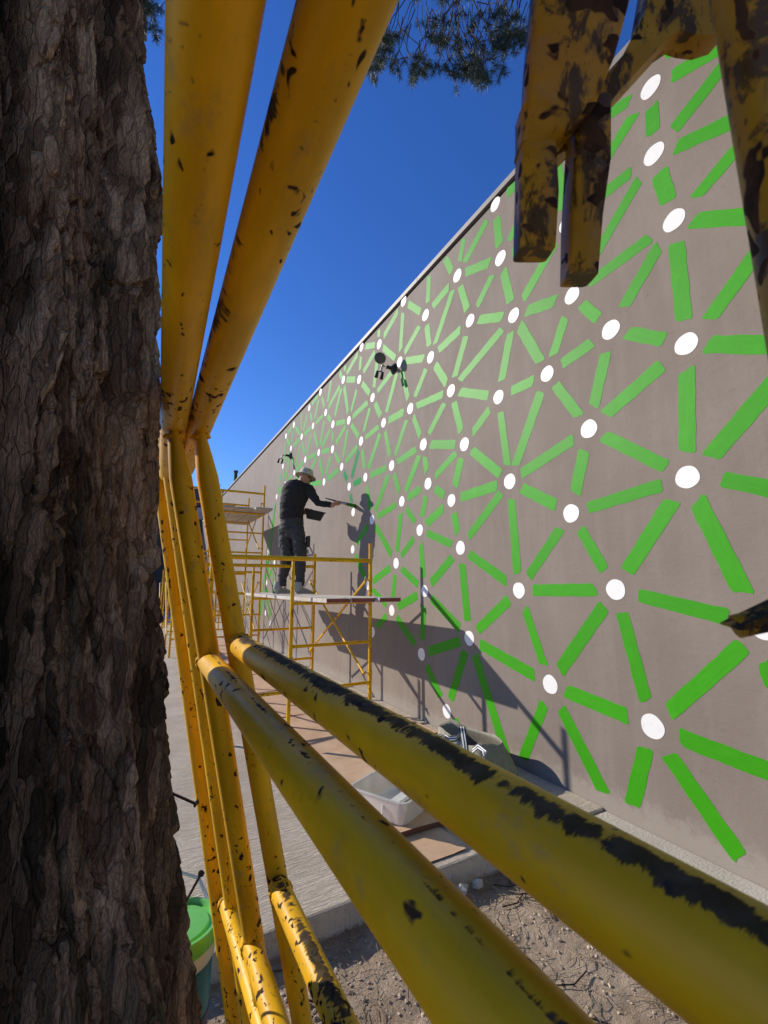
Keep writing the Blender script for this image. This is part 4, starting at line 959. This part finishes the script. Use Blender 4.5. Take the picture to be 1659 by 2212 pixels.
# ------------------------------------------------------------------ far end of the lane
fb = empty('far_building', (-1, 28, 0), 'dark building with grey parapet closing the far end of the lane', 'building')
zt1 = onY(430, 1097, 28)[2]; zt0 = onY(430, 1122, 28)[2]
mb = MB(); mb.box((-1.5, 31, zt0/2-.2), (6.2, 3, zt0/2+.2)); mb.build('wall_block', M['far_dark'], fb, smooth=False)
mb = MB(); mb.box((-1.5, 31, (zt0+zt1)/2), (6.3, 3.1, (zt1-zt0)/2)); mb.build('parapet', M['far_grey'], fb, smooth=False)
mb = MB(); q = onY(452, 1078, 30); mb.box((q[0]+.6, 30, q[2]-.1), (1.6, .8, .55)); q = onY(415, 1082, 30); mb.box((q[0], 30.2, q[2]-.25), (.35, .5, .45)); mb.build('roof_unit', M['far_dark'], fb, smooth=False)
an = MB(); a0 = onY(433, 1034, 29.5); a1 = onY(470, 1050, 29.5)
an.path([a0, a1], .02, 6); an.path([a0+np.array([0, 0, .12]), a1+np.array([0, 0, .12])], .015, 6)
for t in np.linspace(0, 1, 7):
    p = a0+(a1-a0)*t; an.path([p+np.array([-.25, .1, .06]), p+np.array([.25, -.1, .06])], .012, 5)
an.path([a1+np.array([0, 0, .2]), np.array([a1[0], 29.5, zt1])], .03, 6)
tag(an.build('antenna', M['metal_and_shade']), 'thin television antenna on the far dark roof', 'antenna')
vp = MB(); q0 = onX(508, 1046, WX+.45); q1 = onX(509, 1020, WX+.45); vp.path([(q0[0], q0[1], 5.2), (q0[0], q0[1], q1[2])], .07, 10); vp.path([(q0[0], q0[1], q1[2]-.02), (q0[0], q0[1], q1[2]+.05)], .095, 10)
tag(vp.build('vent_pipe', M['far_dark']), 'dark vent pipe standing on the wall\'s roof edge', 'pipe')

# ------------------------------------------------------------------ stones, twigs and litter on the dirt
rnd = random.Random(21)
ico = bmesh.new(); bmesh.ops.create_icosphere(ico, subdivisions=1, radius=1.0)
iv = np.array([v.co[:] for v in ico.verts]); ifc = [tuple(v.index for v in f.verts) for f in ico.faces]; ico.free()
def stones(name, n, r0, r1, region, mat):
    xy = np.array([region(rnd) for _ in range(n)]); r_ = r0*(r1/r0)**(rng.random(n)**3.2)
    z = ground_z(xy[:, 0], xy[:, 1])+r_*.25
    v = iv[None]*(1+.28*rng.standard_normal((n, len(iv), 1)))*np.stack([rng.uniform(.7, 1.3, n), rng.uniform(.7, 1.3, n), rng.uniform(.45, .8, n)], 1)[:, None]*r_[:, None, None]
    a = rng.random(n)*6.28; ca, sa = np.cos(a)[:, None], np.sin(a)[:, None]
    x = v[..., 0]*ca-v[..., 1]*sa; y_ = v[..., 0]*sa+v[..., 1]*ca
    V = np.stack([x+xy[:, :1], y_+xy[:, 1:], v[..., 2]+z[:, None]], -1).reshape(-1, 3)
    Fs = (np.array(ifc)[None]+np.arange(n)[:, None, None]*len(iv)).reshape(-1, 3)
    me = bpy.data.meshes.new(name); me.from_pydata(V.tolist(), [], Fs.tolist()); me.update()
    return link(name, me, mat, smooth=False)
M['stone'] = plain('dirt_stone', (.43, .34, .25), .9, .5, 9)
M['straw'] = plain('dry_straw', (.30, .215, .12), .8, .4, 9)
reg = lambda r_: (r_.uniform(.15, WX-.26), SLAB_Y-.01-r_.random()**1.25*1.75)
tag(stones('gravel', 9000, .0014, .0095, reg, M['stone']), 'loose stones and crumbs scattered over the dry dirt', kind='stuff')
def straw(n, region, r0, l0, l1, mat, name):
    mb = MB()
    for q in range(n):
        x, y_ = region(rnd); L = rnd.uniform(l0, l1); a = rnd.random()*6.28; pts = []
        for t in (-.5, 0, .5):
            px_, py_ = x+math.cos(a+t*.7)*L*t, y_+math.sin(a+t*.7)*L*t
            pts.append((px_, py_, float(ground_z(np.array([px_]), np.array([py_]))[0])+.006+rnd.random()*.008))
        mb.path(pts, r0*rnd.uniform(.6, 1.3), 4)
    return mb.build(name, mat)
tag(straw(1500, reg, .0011, .03, .14, M['straw'], 'dry_litter'), 'dry pine needles and straw strewn over the dirt', kind='stuff')
tag(straw(60, reg, .0035, .06, .24, M['twig'], 'twigs'), 'small dark twigs lying on the dirt', kind='stuff')
for i, (x, y_, r_, lab) in enumerate(((1.52, 1.985, .045, 'pale broken stone against the slab edge, the larger one'), (1.63, 1.99, .032, 'small pale stone against the slab edge, right of the larger one'))):
    v = iv*(1+.16*rng.standard_normal((len(iv), 1)))*np.array([1, .7, .75])*r_+np.array([x, y_, -.085]); mb = MB(); mb.add(v.tolist(), ifc)
    tag(mb.build('stone', M['plinth'], smooth=False), lab, 'stone', 'stones at the slab edge')
